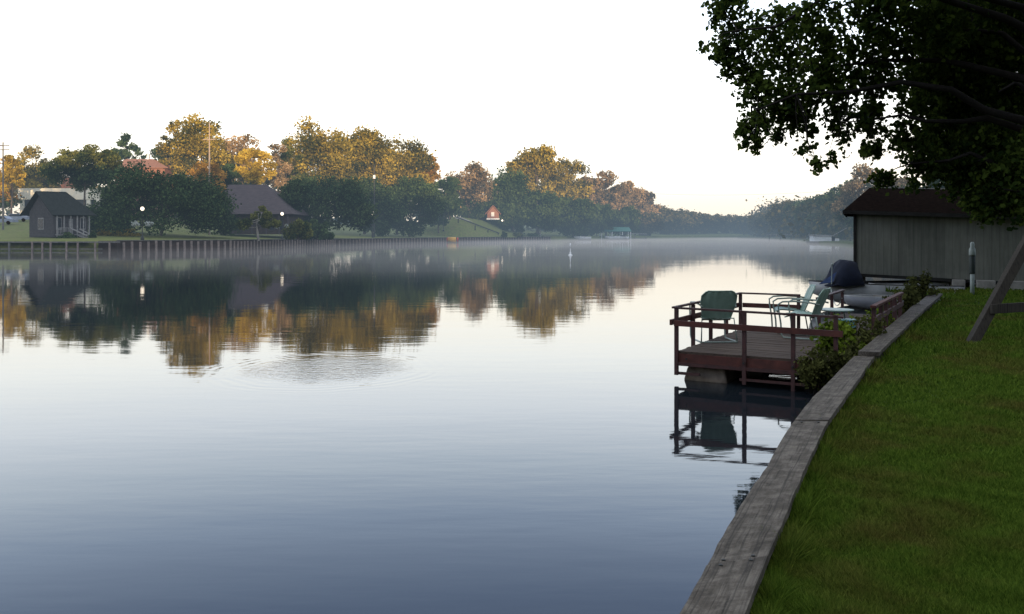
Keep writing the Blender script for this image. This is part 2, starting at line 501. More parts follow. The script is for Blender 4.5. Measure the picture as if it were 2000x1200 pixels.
# ------------------------------------------------------------------ shore lines
def xy(px, py): return G(px, py, 0)
left_shore = [(-330, 100), (-200, 108), (-110, 113)] + [xy(-60, 490.5), xy(0, 490), xy(150, 490), xy(300, 489), xy(450, 487), xy(600, 482),
              xy(750, 477), xy(900, 473), xy(1000, 471), xy(1100, 469.5), xy(1200, 468), xy(1300, 466.6), xy(1400, 465.8)] + [(142, 470), (200, 520)]
# near bank: edges of the cap board at z = CAP
CAP = .62
capL = [(1327, 1200), (1381, 1105), (1421, 1029), (1466, 957), (1498, 912), (1538, 840), (1552, 822), (1588, 777), (1615, 750), (1660, 705), (1668, 697)]
capR = [(1457, 1200), (1498, 1087), (1525, 1029), (1554, 957), (1574, 912), (1607, 840), (1618, 822), (1651, 777), (1672, 748), (1703, 703), (1712, 694)]
capB_L = [(1676, 687), (1694, 673), (1730, 642), (1760, 617), (1781, 598), (1808, 580), (1817, 573)]
capB_R = [(1717, 689), (1733, 673), (1766, 642), (1792, 617), (1812, 598), (1834, 580), (1841, 573)]
A_L = [G(x, y, CAP) for x, y in capL]; A_R = [G(x, y, CAP) for x, y in capR]
B_L = [G(x, y, CAP + .06) for x, y in capB_L]; B_R = [G(x, y, CAP + .06) for x, y in capB_R]
A_L = [(-9.5, -20), (-.62, .6)] + A_L
A_R = [(-9.2, -20), (-.31, .6)] + A_R
bank = [((a[0] + b[0]) / 2, (a[1] + b[1]) / 2) for a, b in zip(A_L + B_L, A_R + B_R)]
right_shore = bank + [(12.6, 24.9), (14.2, 27.5), (16.5, 33), (24, 45), (47, 100), (60, 150)] + \
              [xy(1655, 479), xy(1600, 476), xy(1560, 470.5), xy(1500, 467.6), xy(1440, 466)] + [(170, 540)]

def seg_dist(p, poly):
    best = 1e9
    for a, b in zip(poly[:-1], poly[1:]):
        ax, ay = a; bx, by = b
        dx, dy = bx - ax, by - ay
        t = max(0, min(1, ((p[0] - ax) * dx + (p[1] - ay) * dy) / (dx * dx + dy * dy)))
        d = math.hypot(p[0] - ax - t * dx, p[1] - ay - t * dy)
        if d < best: best = d
    return best

def zl(d):       # height of the far (left) land at d metres from its shore
    return float(np.interp(d, [0, 6, 20, 40, 80, 200, 700], [1.30, 1.5, 2.3, 4.2, 6.5, 9, 12]))
def zr(d):       # the near (right) land
    return float(np.interp(d, [0, .3, 2, 12, 40, 200, 700], [.50, .52, .56, .62, 2.0, 6, 10]))
def ground_left(x, y): return zl(seg_dist((x, y), left_shore))
def ground_right(x, y): return zr(seg_dist((x, y), right_shore))

def resample(poly, step):
    out = []
    for a, b in zip(poly[:-1], poly[1:]):
        L = math.hypot(b[0] - a[0], b[1] - a[1]); n = max(1, int(L / step))
        for i in range(n): out.append((a[0] + (b[0] - a[0]) * i / n, a[1] + (b[1] - a[1]) * i / n))
    out.append(poly[-1]); return out

def land(name, poly, dirs, offs, zf, mat, drop=-1.2):
    """strip of land: rows offset from the shore along blended directions"""
    mb = MB(); n = len(poly)
    rows = [[(x, y, drop) for x, y in poly], [(x, y, zf(0)) for x, y in poly]]
    for o in offs:
        row = []
        for i, (x, y) in enumerate(poly):
            dx, dy = dirs(i / (n - 1), x, y)
            X, Y = x + dx * o, y + dy * o
            z = zf(seg_dist((X, Y), poly) if o < 60 else o * .9)
            row.append((X, Y, z + (random.uniform(-.03, .03) if o > 3 else 0)))
        rows.append(row)
    vs = [p for r in rows for p in r]
    fs = []
    for r in range(len(rows) - 1):
        for i in range(n - 1): fs.append((r * n + i, r * n + i + 1, (r + 1) * n + i + 1, (r + 1) * n + i))
    mb.raw(vs, fs)
    return tag(mb.build(name, mat, None, True), kind='structure')

def dl(t, x, y):
    k = float(np.interp(x, [-80, -40, 0, 90], [0, .35, .7, .85]))
    a = Vector((-k, 1 - k * .4)).normalized(); return a.x, a.y
land('far_bank_ground', resample(left_shore, 9), dl, [1.5, 4, 8, 14, 22, 32, 45, 70, 120, 250, 600, 1500], zl, M['turf_far'])
shore_r = A_R[:-1] + B_R + right_shore[len(bank):]
def dr(t, x, y):
    a = Vector((1, float(np.interp(y, [-20, 10, 24, 28, 60, 250], [-.35, -.5, -.1, -.1, -.1, 0])))).normalized(); return a.x, a.y
land('near_bank_ground', [(x + .02, y) for x, y in shore_r], dr, [.3, 1, 2, 4, 7, 12, 20, 40, 80, 200, 600, 1500], zr, M['turf'])

w = MB(); w.face([(-1500, -60, 0), (1500, -60, 0), (1500, 1600, 0), (-1500, 1600, 0)])
tag(w.build('water', M['water']), kind='structure')

# ------------------------------------------------------------------ near bulkhead with cap boards
def cap_strip(L, Rr, z0, z1, mb):
    n = len(L)
    vs = [(x, y, z1 + random.uniform(-.004, .004)) for x, y in L] + [(x, y, z1 + random.uniform(-.004, .004)) for x, y in Rr] + \
         [(x, y, z0) for x, y in L] + [(x, y, z0) for x, y in Rr]
    fs = []
    for i in range(n - 1):
        fs += [(i, n + i, n + i + 1, i + 1), (2 * n + i, i, i + 1, 2 * n + i + 1), (n + i, 3 * n + i, 3 * n + i + 1, n + i + 1),
               (2 * n + i, 2 * n + i + 1, 3 * n + i + 1, 3 * n + i)]
    fs += [(0, 2 * n, 3 * n, n), (n - 1, 2 * n - 1, 4 * n - 1, 3 * n - 1)]
    mb.raw(vs, fs)
    acc = [0.0]
    for i in range(1, n): acc.append(acc[-1] + math.hypot(L[i][0] - L[i - 1][0], L[i][1] - L[i - 1][1]))
    acc = [a + L[0][1] for a in acc]
    return [(0, a) for a in acc] + [(.3, a) for a in acc] + [(-.05, a) for a in acc] + [(.35, a) for a in acc]
def densify(poly, k=5):
    out = []
    for i in range(len(poly) - 1):
        p0 = poly[max(i - 1, 0)]; p1 = poly[i]; p2 = poly[i + 1]; p3 = poly[min(i + 2, len(poly) - 1)]
        for j in range(k):
            t = j / k
            out.append((p1[0] + (p2[0] - p1[0]) * t, p1[1] + (p2[1] - p1[1]) * t))
    out.append(poly[-1]); return out
bw = empty('bulkhead', (1.5, 5, 0), 'weathered grey timber bulkhead with wide cap boards along the near lawn', 'retaining wall')
def lerp2(a, b, t): return (a[0] + (b[0] - a[0]) * t, a[1] + (b[1] - a[1]) * t)
for L_, R_, z, i0_, i1_ in ((A_L, A_R, CAP, 0, 1), (A_L, A_R, CAP + .004, 1, 3), (A_L, A_R, CAP, 3, 8), (A_L, A_R, CAP + .006, 8, 12), (B_L, B_R, CAP + .06, 0, 3), (B_L, B_R, CAP + .055, 3, 6)):
    Ls, Rs = list(L_[i0_:i1_ + 1]), list(R_[i0_:i1_ + 1])
    Ls[0] = lerp2(Ls[0], Ls[1], .008); Rs[0] = lerp2(Rs[0], Rs[1], .008)
    mb = MB(); L2, R2 = densify(Ls, 4), densify(Rs, 4)
    uvs = cap_strip([(x + random.uniform(-.003, .003), y) for x, y in L2], [(x + random.uniform(-.004, .004), y) for x, y in R2], z - .05, z, mb)
    o = mb.build('cap_board', M['cap'], bw)
    uvl = o.data.uv_layers.new(name='UVMap')
    for lp in o.data.loops: uvl.data[lp.index].uv = uvs[lp.vertex_index]
mb = MB()
for a, b in zip((A_L + B_L)[:-1], (A_L + B_L)[1:]):
    for k in range(3):
        mb.beam((a[0] + .09, a[1], .45 - k * .24), (b[0] + .09, b[1], .45 - k * .24), .05, .225)
mb.build('wall_board', M['cap_side'], bw)

# ------------------------------------------------------------------ near lawn grass
cr = A_R + B_R
cry = np.array([p[1] for p in cr]); crx = np.array([p[0] for p in cr])
def lawn_points(n, y0, y1, x0=1290, x1=2500):
    px = rng.uniform(x0, x1, n); py = rng.uniform(y0, y1, n)
    Y = (EYE - .56) * FOC / (py - HZ); X = (px - CX) / FOC * Y
    edge = np.interp(Y, cry, crx)
    ok = X > edge + .0
    return X[ok], Y[ok], X[ok] - edge[ok]
def blades(n, y0, y1, hgt):
    X, Y, d = lawn_points(n, y0, y1)
    n = len(X)
    z = np.interp(d, [0, .3, 2, 12], [.50, .52, .56, .62]) - .01
    w_ = np.clip(.00105 * Y, .004, .03); h_ = hgt * rng.uniform(.5, 1.3, n) * (1 + 1.2 * (d < .10)) * (1 + .35 * np.sin(X * 9.1 + 2 * np.sin(Y * 3.3)) * np.sin(Y * 7.3 + X * 3)) * np.clip(Y / 9, 1, 1.6)
    ang = rng.uniform(0, 2 * np.pi, n); lean = rng.normal(0, .55, (n, 2)) * h_[:, None]
    base = np.stack([X, Y, z], 1)
    side = np.stack([np.cos(ang), np.sin(ang), np.zeros(n)], 1) * w_[:, None]
    tip = base + np.stack([lean[:, 0], lean[:, 1], h_], 1)
    q = np.empty((n, 3, 3)); q[:, 0] = base - side; q[:, 1] = base + side; q[:, 2] = tip
    return q.reshape(-1, 3), rng.beta(1.6, 2.2, n)
v1, t1 = blades(640000, 560, 1290, .042)
g = quads_mesh('grass', v1, 3, t1, M['blades'], None)
tag(g, 'short green lawn grass with brownish patches beside the timber bulkhead', 'grass', kind='stuff')

for i_ in (1, 3, 8):
    for k_ in (-.014, .03):
        for t_ in (.25, .75):
            a_, b_ = Vector((*lerp2(A_L[i_], A_R[i_], t_), CAP + .004)), Vector((*lerp2(A_L[i_ + 1], A_R[i_ + 1], t_), CAP))
            p_ = a_.lerp(b_, abs(k_) + .03) if k_ > 0 else a_ - (b_ - a_) * .07
            mb = MB(); mb.lathe(p_, [(.011, -.01), (.011, .003), (.006, .006)], 8); mb.build('bolt', M['metal_dark'], bw)

# ------------------------------------------------------------------ trees
def tree(name, px, Y, top, wpx, bot, mats, label, cat='tree', group=None, side='L', n=None, gaps=.35, seed=None, lean=0,
         sub=None, bark='bark_far', depth=.8, trunk=True, size=None, shape='round', low=None):
    """crown outline from measured height and width; mats: (upper, lower) leaf materials"""
    if seed is not None: random.seed(seed)
    x = X_at(px, Y)
    gz = ground_left(x, Y) if side == 'L' else ground_right(x, Y)
    zt, zb = Z_at(top, Y), max(Z_at(bot, Y), gz + .1)
    rx = wpx / 2 / FOC * Y
    H = zt - zb; cz = (zt + zb) / 2
    ns = sub or max(18, min(70, int(14 + rx * H * .35)))
    root = empty(name, (x, Y, gz), label, cat, group)
    cs = []; rs = []
    for i in range(ns):
        while True:
            p = np.array([random.uniform(-1, 1), random.uniform(-1, 1), random.uniform(-1, 1)])
            r = np.linalg.norm(p)
            if r < 1 and r > .25: break
        if shape == 'tall': p[0] *= 1 - .58 * max(0, p[2])
        if shape == 'mound': p[2] = abs(p[2]) ** .9 * 1.95 - .97; p[0] = math.copysign(abs(p[0]) ** .8, p[0]) * 1.06
        if shape == 'cone': p[0] *= .62 - .5 * p[2]; p[1] *= .62 - .5 * p[2]
        if shape == 'dome' and p[2] < 0: p[2] *= 1.12; p[0] *= 1.15; p[1] *= 1.12
        rr = random.uniform(.16, .29) * (1 if shape != 'cone' else .5)
        cs.append((x + p[0] * rx * .9 + lean * p[2] * rx, Y + p[1] * rx * depth * .86, cz + H * .02 + p[2] * H / 2 * .93)); rs.append(rr)
    cs = np.array(cs); rs = np.array(rs)
    R_ = min(rx, H / 2 * 1.2)
    n = int((n or min(9000, 1500 + rx * H * 26)) * 2.3)
    w_ = rs ** 2; w_ /= w_.sum()
    k = rng.choice(ns, n, p=w_)
    d = rand_dirs(n) * (rng.uniform(0, 1, n) ** .5)[:, None]
    c = cs[k] + d * (rs[k] * R_ * 1.15)[:, None] * np.array([1.25, 1.1, .85])
    stray = rng.uniform(0, 1, n) < .3
    c[stray] += rng.normal(0, R_ * .065, (int(stray.sum()), 3))
    c = c[c[:, 2] > gz + .05]
    sub_t = rng.beta(.8, .8, ns) * .85 + .03  # clump tints pushed dark or light to imitate self-shadowing
    tint = np.clip(sub_t[k[:len(c)]] + rng.normal(0, .2, len(c)), 0, 1)
    s = size or .0025 * Y
    q = cards(c, s)
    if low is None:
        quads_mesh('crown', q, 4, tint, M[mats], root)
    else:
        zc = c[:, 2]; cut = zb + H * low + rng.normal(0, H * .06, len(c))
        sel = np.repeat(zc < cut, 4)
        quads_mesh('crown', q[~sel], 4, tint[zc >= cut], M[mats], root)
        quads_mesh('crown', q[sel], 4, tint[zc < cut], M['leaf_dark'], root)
    if trunk:
        mb = MB(); r0 = max(.16, H * .018)
        top_c = Vector((x + lean * rx * .3, Y, cz + H * .2))
        mb.tube([(x, Y, gz - .2), (x + random.uniform(-.3, .3), Y, (gz + zb) / 2 + .3), (x + random.uniform(-.5, .5), Y, (zb * .6 + cz * .4)), top_c], [r0 * 1.3, r0, r0 * .8, r0 * .3], 7)
        for i in random.sample(range(ns), min(ns, 12)):
            b0 = Vector((x, Y, zb + (cz - zb) * random.uniform(0, .9)))
            e = Vector(cs[i]); mid = (b0 + e) / 2 + Vector((0, 0, -H * .03))
            if e.z > b0.z - 1: mb.tube([b0, mid, e], [r0 * .45, r0 * .3, r0 * .1], 5)
        mb.build('trunk', M[bark], root, True)
    return root

def bush(name, px, Y, top, wpx, bot, mat, label, side='L', n=1500, size=None, cat='shrub', group=None, seed=None, depth=.7):
    if seed is not None: random.seed(seed)
    x = X_at(px, Y); gz = ground_left(x, Y) if side == 'L' else ground_right(x, Y)
    zt = Z_at(top, Y); rx = wpx / 2 / FOC * Y
    zb = gz if bot is None else Z_at(bot, Y)
    H = zt - zb
    root = empty(name, (x, Y, gz), label, cat, group)
    ns = 26
    a = rand_dirs(ns); a[:, 2] = np.abs(a[:, 2])
    a *= rng.uniform(.35, .92, ns)[:, None]
    cs = np.stack([x + a[:, 0] * rx * .85, Y + a[:, 1] * rx * depth, zb + a[:, 2] * H * .86], 1)
    k = rng.integers(0, ns, n)
    c = cs[k] + rand_dirs(n) * (rng.uniform(0, 1, n) ** .45)[:, None] * np.array([rx * .27, rx * .27 * depth, H * .2])
    c[:, 2] = np.maximum(c[:, 2], zb + .03)
    tint = np.clip(rng.uniform(.1, .8, ns)[k] + rng.normal(0, .2, n), 0, 1)
    quads_mesh('foliage', cards(c, size or .0030 * Y), 4, tint, M[mat], root)
    mb = MB()
    for i in range(5):
        e = cs[i]; mb.tube([(x + random.uniform(-.1, .1) * rx, Y, gz - .1), tuple(e)], [.05 * rx ** .5, .015], 5)
    mb.build('stem', M['bark_far'], root)
    return root

FB = 'trees on the far bank'
# back row, tops in the first sun (px, Y, top, width, bottom)
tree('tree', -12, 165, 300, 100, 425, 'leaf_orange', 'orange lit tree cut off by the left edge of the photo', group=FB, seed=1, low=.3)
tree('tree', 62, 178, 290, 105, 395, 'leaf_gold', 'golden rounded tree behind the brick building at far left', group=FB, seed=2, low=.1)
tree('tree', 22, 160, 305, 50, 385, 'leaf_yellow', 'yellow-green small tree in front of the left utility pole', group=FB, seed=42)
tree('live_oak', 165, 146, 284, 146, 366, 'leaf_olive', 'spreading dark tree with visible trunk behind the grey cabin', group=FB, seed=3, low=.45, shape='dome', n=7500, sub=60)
tree('pine_tree', 247, 215, 262, 100, 330, 'leaf_dark', 'sparse pointed conifer above the terracotta roof', group=FB, seed=4, shape='cone', n=1500, sub=46)
tree('tree', 318, 205, 288, 70, 345, 'leaf_dark', 'dark green tree right of the terracotta roof', group=FB, seed=5)
tree('tree', 392, 188, 212, 118, 400, 'leaf_gold', 'tallest tree of the far bank, loose golden crown behind the utility pole', group=FB, seed=6, shape='tall', n=6500)
tree('tree', 345, 192, 236, 66, 380, 'leaf_gold', 'thin crowned golden tree just left of the tallest tree', group=FB, seed=7, n=2100)
tree('tree', 402, 160, 312, 80, 400, 'leaf_orange', 'small orange tree at the foot of the utility pole', group=FB, seed=8)
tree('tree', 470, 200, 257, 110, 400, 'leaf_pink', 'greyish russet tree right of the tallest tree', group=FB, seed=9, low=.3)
tree('tree', 437, 165, 312, 70, 400, 'leaf_dark', 'small dark green tree above the left end of the hipped roof', group=FB, seed=10)
tree('tree', 499, 168, 290, 72, 372, 'leaf_yellow', 'bright yellow tree rising over the hipped roof', group=FB, seed=11)
tree('tree', 545, 190, 279, 60, 400, 'leaf_pink', 'thin pinkish tree in the gap right of the yellow tree', group=FB, seed=12, n=1300)
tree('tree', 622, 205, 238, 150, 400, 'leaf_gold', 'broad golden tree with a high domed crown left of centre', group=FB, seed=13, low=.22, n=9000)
tree('tree', 575, 200, 268, 60, 400, 'leaf_olive', 'dark olive tree on the left shoulder of the broad golden tree', group=FB, seed=14)
tree('tree', 712, 222, 256, 130, 395, 'leaf_gold', 'golden tree joined to the right of the domed golden tree', group=FB, seed=15, low=.12, n=8000)
tree('tree', 775, 232, 272, 140, 395, 'leaf_gold', 'golden tree in the middle of the autumn group', group=FB, seed=16, n=8000)
tree('tree', 822, 236, 290, 72, 385, 'leaf_orange', 'orange tree ending the autumn group on its right', group=FB, seed=17)
# front row in shade
tree('live_oak', 314, 136, 324, 286, 466, 'leaf_dark', 'huge low dark oak reaching the lawn between cabin and hipped roof house', group=FB, seed=20, shape='mound', n=19000, sub=150)
tree('live_oak', 640, 168, 342, 180, 448, 'leaf_dark', 'wide dark oak right of the hipped roof house', group=FB, seed=21, shape='mound', n=10000, sub=90)
tree('live_oak', 572, 158, 350, 80, 420, 'leaf_dark', 'dark oak crown behind the right slope of the hipped roof', group=FB, seed=22)
tree('live_oak', 728, 205, 350, 110, 455, 'leaf_dark', 'dark rounded oak below the golden trees', group=FB, seed=23, shape='dome', n=7000)
tree('live_oak', 800, 218, 350, 120, 452, 'leaf_dark', 'dark oak with forked trunk above the waterside lawn', group=FB, seed=24, shape='dome', n=8000)
tree('live_oak', 858, 248, 355, 76, 440, 'leaf_dark', 'dark oak beside the top of the sloping ramp', group=FB, seed=25, shape='dome')
tree('tree', 505, 133, 404, 78, 446, 'leaf_olive', 'small umbrella shaped olive tree in front of the hipped roof house', group=FB, seed=26, shape='mound', n=3500, bark='bark_pale')
bush('shrub', 583, 138, 412, 70, None, 'leaf_olive', 'brownish shrub by the lamp below the hipped roof', n=1600, seed=30)
bush('shrub', 622, 152, 420, 60, None, 'leaf_dark', 'dark green shrub right of the lamp', n=1600, seed=31)
bush('shrub', 132, 124, 451, 40, None, 'leaf_dark', 'low dark shrub under the cabin steps', n=500, seed=32, size=.25)
bush('shrub', 180, 125, 446, 20, None, 'leaf_dark', 'low dark shrub at the right corner of the cabin', n=350, seed=33, size=.25)
bush('hedge', 226, 131, 442, 110, None, 'leaf_gold', 'low olive hedge between cabin and lamp', n=1500, seed=34, cat='hedge', size=.3, depth=.25)
tree('tree', 880, 262, 334, 46, 430, 'leaf_dark', 'narrow dark tree left of the russet tree', group=FB, seed=35)
tree('tree', 918, 285, 319, 100, 432, 'leaf_pink', 'rounded russet tree behind the blue grey house', group=FB, seed=36, low=.3, n=4500)
tree('tree', 990, 300, 335, 100, 440, 'leaf_dark', 'dark slate green tree above the small brick playhouse', group=FB, seed=37, n=5000)
tree('tree', 1050, 318, 273, 110, 440, 'leaf_gold', 'tall golden green tree right of centre', group=FB, seed=38, n=7500, shape='tall')
tree('tree', 1018, 322, 303, 70, 420, 'leaf_gold', 'golden tree at the left shoulder of the tall golden green tree', group=FB, seed=39)
tree('tree', 1108, 322, 306, 100, 440, 'leaf_gold', 'golden tree at the right shoulder of the tall golden green tree', group=FB, seed=40, n=5000, low=.15)
tree('live_oak', 1055, 296, 376, 120, 448, 'leaf_dark', 'dark oak with pale trunks under the tall golden green tree', group=FB, seed=41, bark='bark_pale', n=6000)
tree('live_oak', 950, 300, 385, 90, 452, 'leaf_dark', 'dark oak behind the brick playhouse', group=FB, seed=43, n=3500)
tree('live_oak', 1003, 290, 395, 70, 455, 'leaf_dark', 'dark oak right of the brick playhouse', group=FB, seed=44)
tree('live_oak', 1120, 312, 384, 90, 462, 'leaf_dark', 'dark waterside oak before the golden shoulder tree', group=FB, seed=45, n=4000)
tree('tree', 1148, 345, 345, 60, 440, 'leaf_pink', 'russet tree just right of the golden shoulder tree', group=FB, seed=46)
tree('tree', 1183, 352, 338, 76, 440, 'leaf_pink', 'russet tree with a raised narrow top', group=FB, seed=47, n=4000)
tree('tree', 1222, 372, 358, 70, 445, 'leaf_pink', 'russet tree, third before the tree line flattens', group=FB, seed=48)
tree('tree', 1258, 392, 374, 64, 450, 'leaf_pink', 'low russet tree where the tree line flattens', group=FB, seed=49)
tree('live_oak', 1165, 335, 402, 80, 464, 'leaf_dark', 'dark waterside tree left of the green roofed boat shed', group=FB, seed=50)
tree('live_oak', 1215, 352, 405, 80, 464, 'leaf_dark', 'dark waterside tree above the green roofed boat shed', group=FB, seed=51)
tree('live_oak', 1262, 385, 412, 70, 464, 'leaf_far', 'dull waterside tree right of the green roofed boat shed', group=FB, seed=52)

# hazy trees up the river: one crown and trunk shared by copies
proto = tree('tree', 1295, 425, 404, 60, 464, 'leaf_far', 'hazy low tree at the start of the misty far shore', group='hazy trees up the river', seed=60, n=2600)
def place_copy(src, px, Y, top, bot, wfac, label, side, group):
    r = src.copy(); col.objects.link(r)
    x = X_at(px, Y); gz = ground_left(x, Y) if side == 'L' else ground_right(x, Y)
    H0 = Z_at(404, 425) - ground_left(X_at(1295, 425), 425)
    k = (Z_at(top, Y) - gz) / H0
    r.location = (x, Y, gz); r.scale = (k * wfac, k * wfac, k); r.rotation_euler = (0, 0, random.uniform(0, 6.28))
    r['label'] = label; r['group'] = group
    for ch in list(src.children):
        c = ch.copy(); col.objects.link(c); c.parent = r
    return r
far = [(1322, 440, 410), (1348, 452, 412), (1372, 460, 416), (1396, 470, 419), (1420, 480, 420), (1442, 488, 421), (1462, 480, 421)]
for i, (px, Y, top) in enumerate(far):
    place_copy(proto, px, Y, top, 465, random.uniform(1.0, 1.4), 'hazy tree in the faint row closing the river', 'L', 'hazy trees closing the river')
tree('tree', 1494, 430, 414, 60, 466, 'leaf_far', 'blue hazy tree at the left end of the right shore wood', group='trees on the right shore', side='R', seed=61, n=2500)
rt = [(1516, 390, 408, 'bluish tree second from the left end of the right shore wood'), (1535, 340, 391, 'tree with a round knob of a crown on the right shore'),
      (1560, 318, 394, 'bluish tree right of the round knobbed one on the right shore'), (1584, 290, 384, 'dark blue green tree above the left of the white houseboat'),
      (1606, 270, 376, 'tree behind the white houseboat on the right shore'), (1628, 250, 368, 'tree over the right end of the white houseboat'),
      (1650, 232, 352, 'dark tree just left of the boathouse roof')]
for i, (px, Y, top, lab) in enumerate(rt):
    tree('tree', px, Y, top, 66, 470, 'leaf_dark' if i > 1 else 'leaf_far', lab, group='trees on the right shore', side='R', seed=70 + i, n=3500)
tree('tree', 1688, 200, 328, 104, 465, 'leaf_pink', 'tall russet tree rising behind the boathouse roof', group='trees on the right shore', side='R', seed=80, n=6000, low=.35)
tree('tree', 1752, 170, 340, 90, 465, 'leaf_pink', 'russet tree behind the middle of the boathouse roof', group='trees on the right shore', side='R', seed=81, n=4000, low=.3)
for i, (px, Y, top) in enumerate([(1830, 120, 330), (1915, 100, 310), (2010, 90, 300)]):
    tree('tree', px, Y, top, 130, 465, 'leaf_dark', ['dark tree behind the right half of the boathouse roof', 'dark tree behind the overhanging leaves at right', 'dark tree behind the right edge of the boathouse'][i], group='trees on the right shore', side='R', seed=82 + i, n=5000)

# woodland backdrop masses far off
def wood(name, pts, label, mat, seed, dens=30, size=1.6, hmul=1.0):
    """pts: (x, y, height) along a line; leaf cards fill the wall of trees"""
    C = []
    for (a, b) in zip(pts[:-1], pts[1:]):
        L = math.hypot(b[0] - a[0], b[1] - a[1]); n = int(L * dens)
        t = rng.uniform(0, 1, n)
        x = a[0] + (b[0] - a[0]) * t; y = a[1] + (b[1] - a[1]) * t
        H = a[2] + (b[2] - a[2]) * t
        s = (x * .11 + y * .07)
        prof = .86 + .07 * np.sin(s * 2.1) + .05 * np.sin(s * 5.3 + 1) + .03 * np.sin(s * 11.7)
        z = rng.uniform(0, 1, n) ** .8 * H * prof
        C.append(np.stack([x + rng.normal(0, 6, n), y + rng.normal(0, 6, n), z], 1))
    C = np.concatenate(C)
    o = quads_mesh(name, cards(C, size), 4, rng.uniform(0, 1, len(C)), M[mat], None)
    return tag(o, label, 'woodland', kind='stuff')
def wp(px, Y, top): return (X_at(px, Y), Y, Z_at(top, Y))
wood('woodland', [wp(-120, 250, 330), wp(100, 260, 330), wp(300, 270, 335), wp(560, 280, 330), wp(850, 310, 370), wp(960, 345, 385), wp(1130, 390, 392), wp(1290, 470, 424),
                  wp(1400, 520, 428), wp(1480, 560, 430)], 'hazy continuous wood behind the trees of the far bank', 'leaf_far', 5, 34, 1.5)
wood('woodland', [(190, 620, 30), wp(1500, 460, 420), wp(1560, 370, 405), wp(1620, 290, 392), wp(1680, 235, 380), wp(1800, 190, 340), (140, 100, 24), (110, 40, 24)],
     'dense dark wood along the right shore behind the boathouse', 'leaf_far', 6, 40, 1.4)
# unseen blockers behind camera: wood shaped for shade line, low belt added against sunspots
wood('woodland', [(-320, -70, 9), (-60, -50, 10), (60, -38, 13), (130, -20, 13), (180, 60, 13), (225, 160, 13)],
     'unseen low leaf belt added behind the lawn to block stray sun', 'leaf_dark', 9, 110, 2.0)
wood('woodland', [(-320, -62, 18), (-120, -46, 16), (-60, -42, 15.5), (-29, -38, 16), (-23, -38, 26.5), (60, -30, 26.5), (120, -10, 26), (170, 60, 25), (210, 160, 25), (260, 280, 25), (300, 420, 26)],
     'unseen tall wood behind the lawn, heights shaped to shade the banks', 'leaf_dark', 8, 230, 1.9)

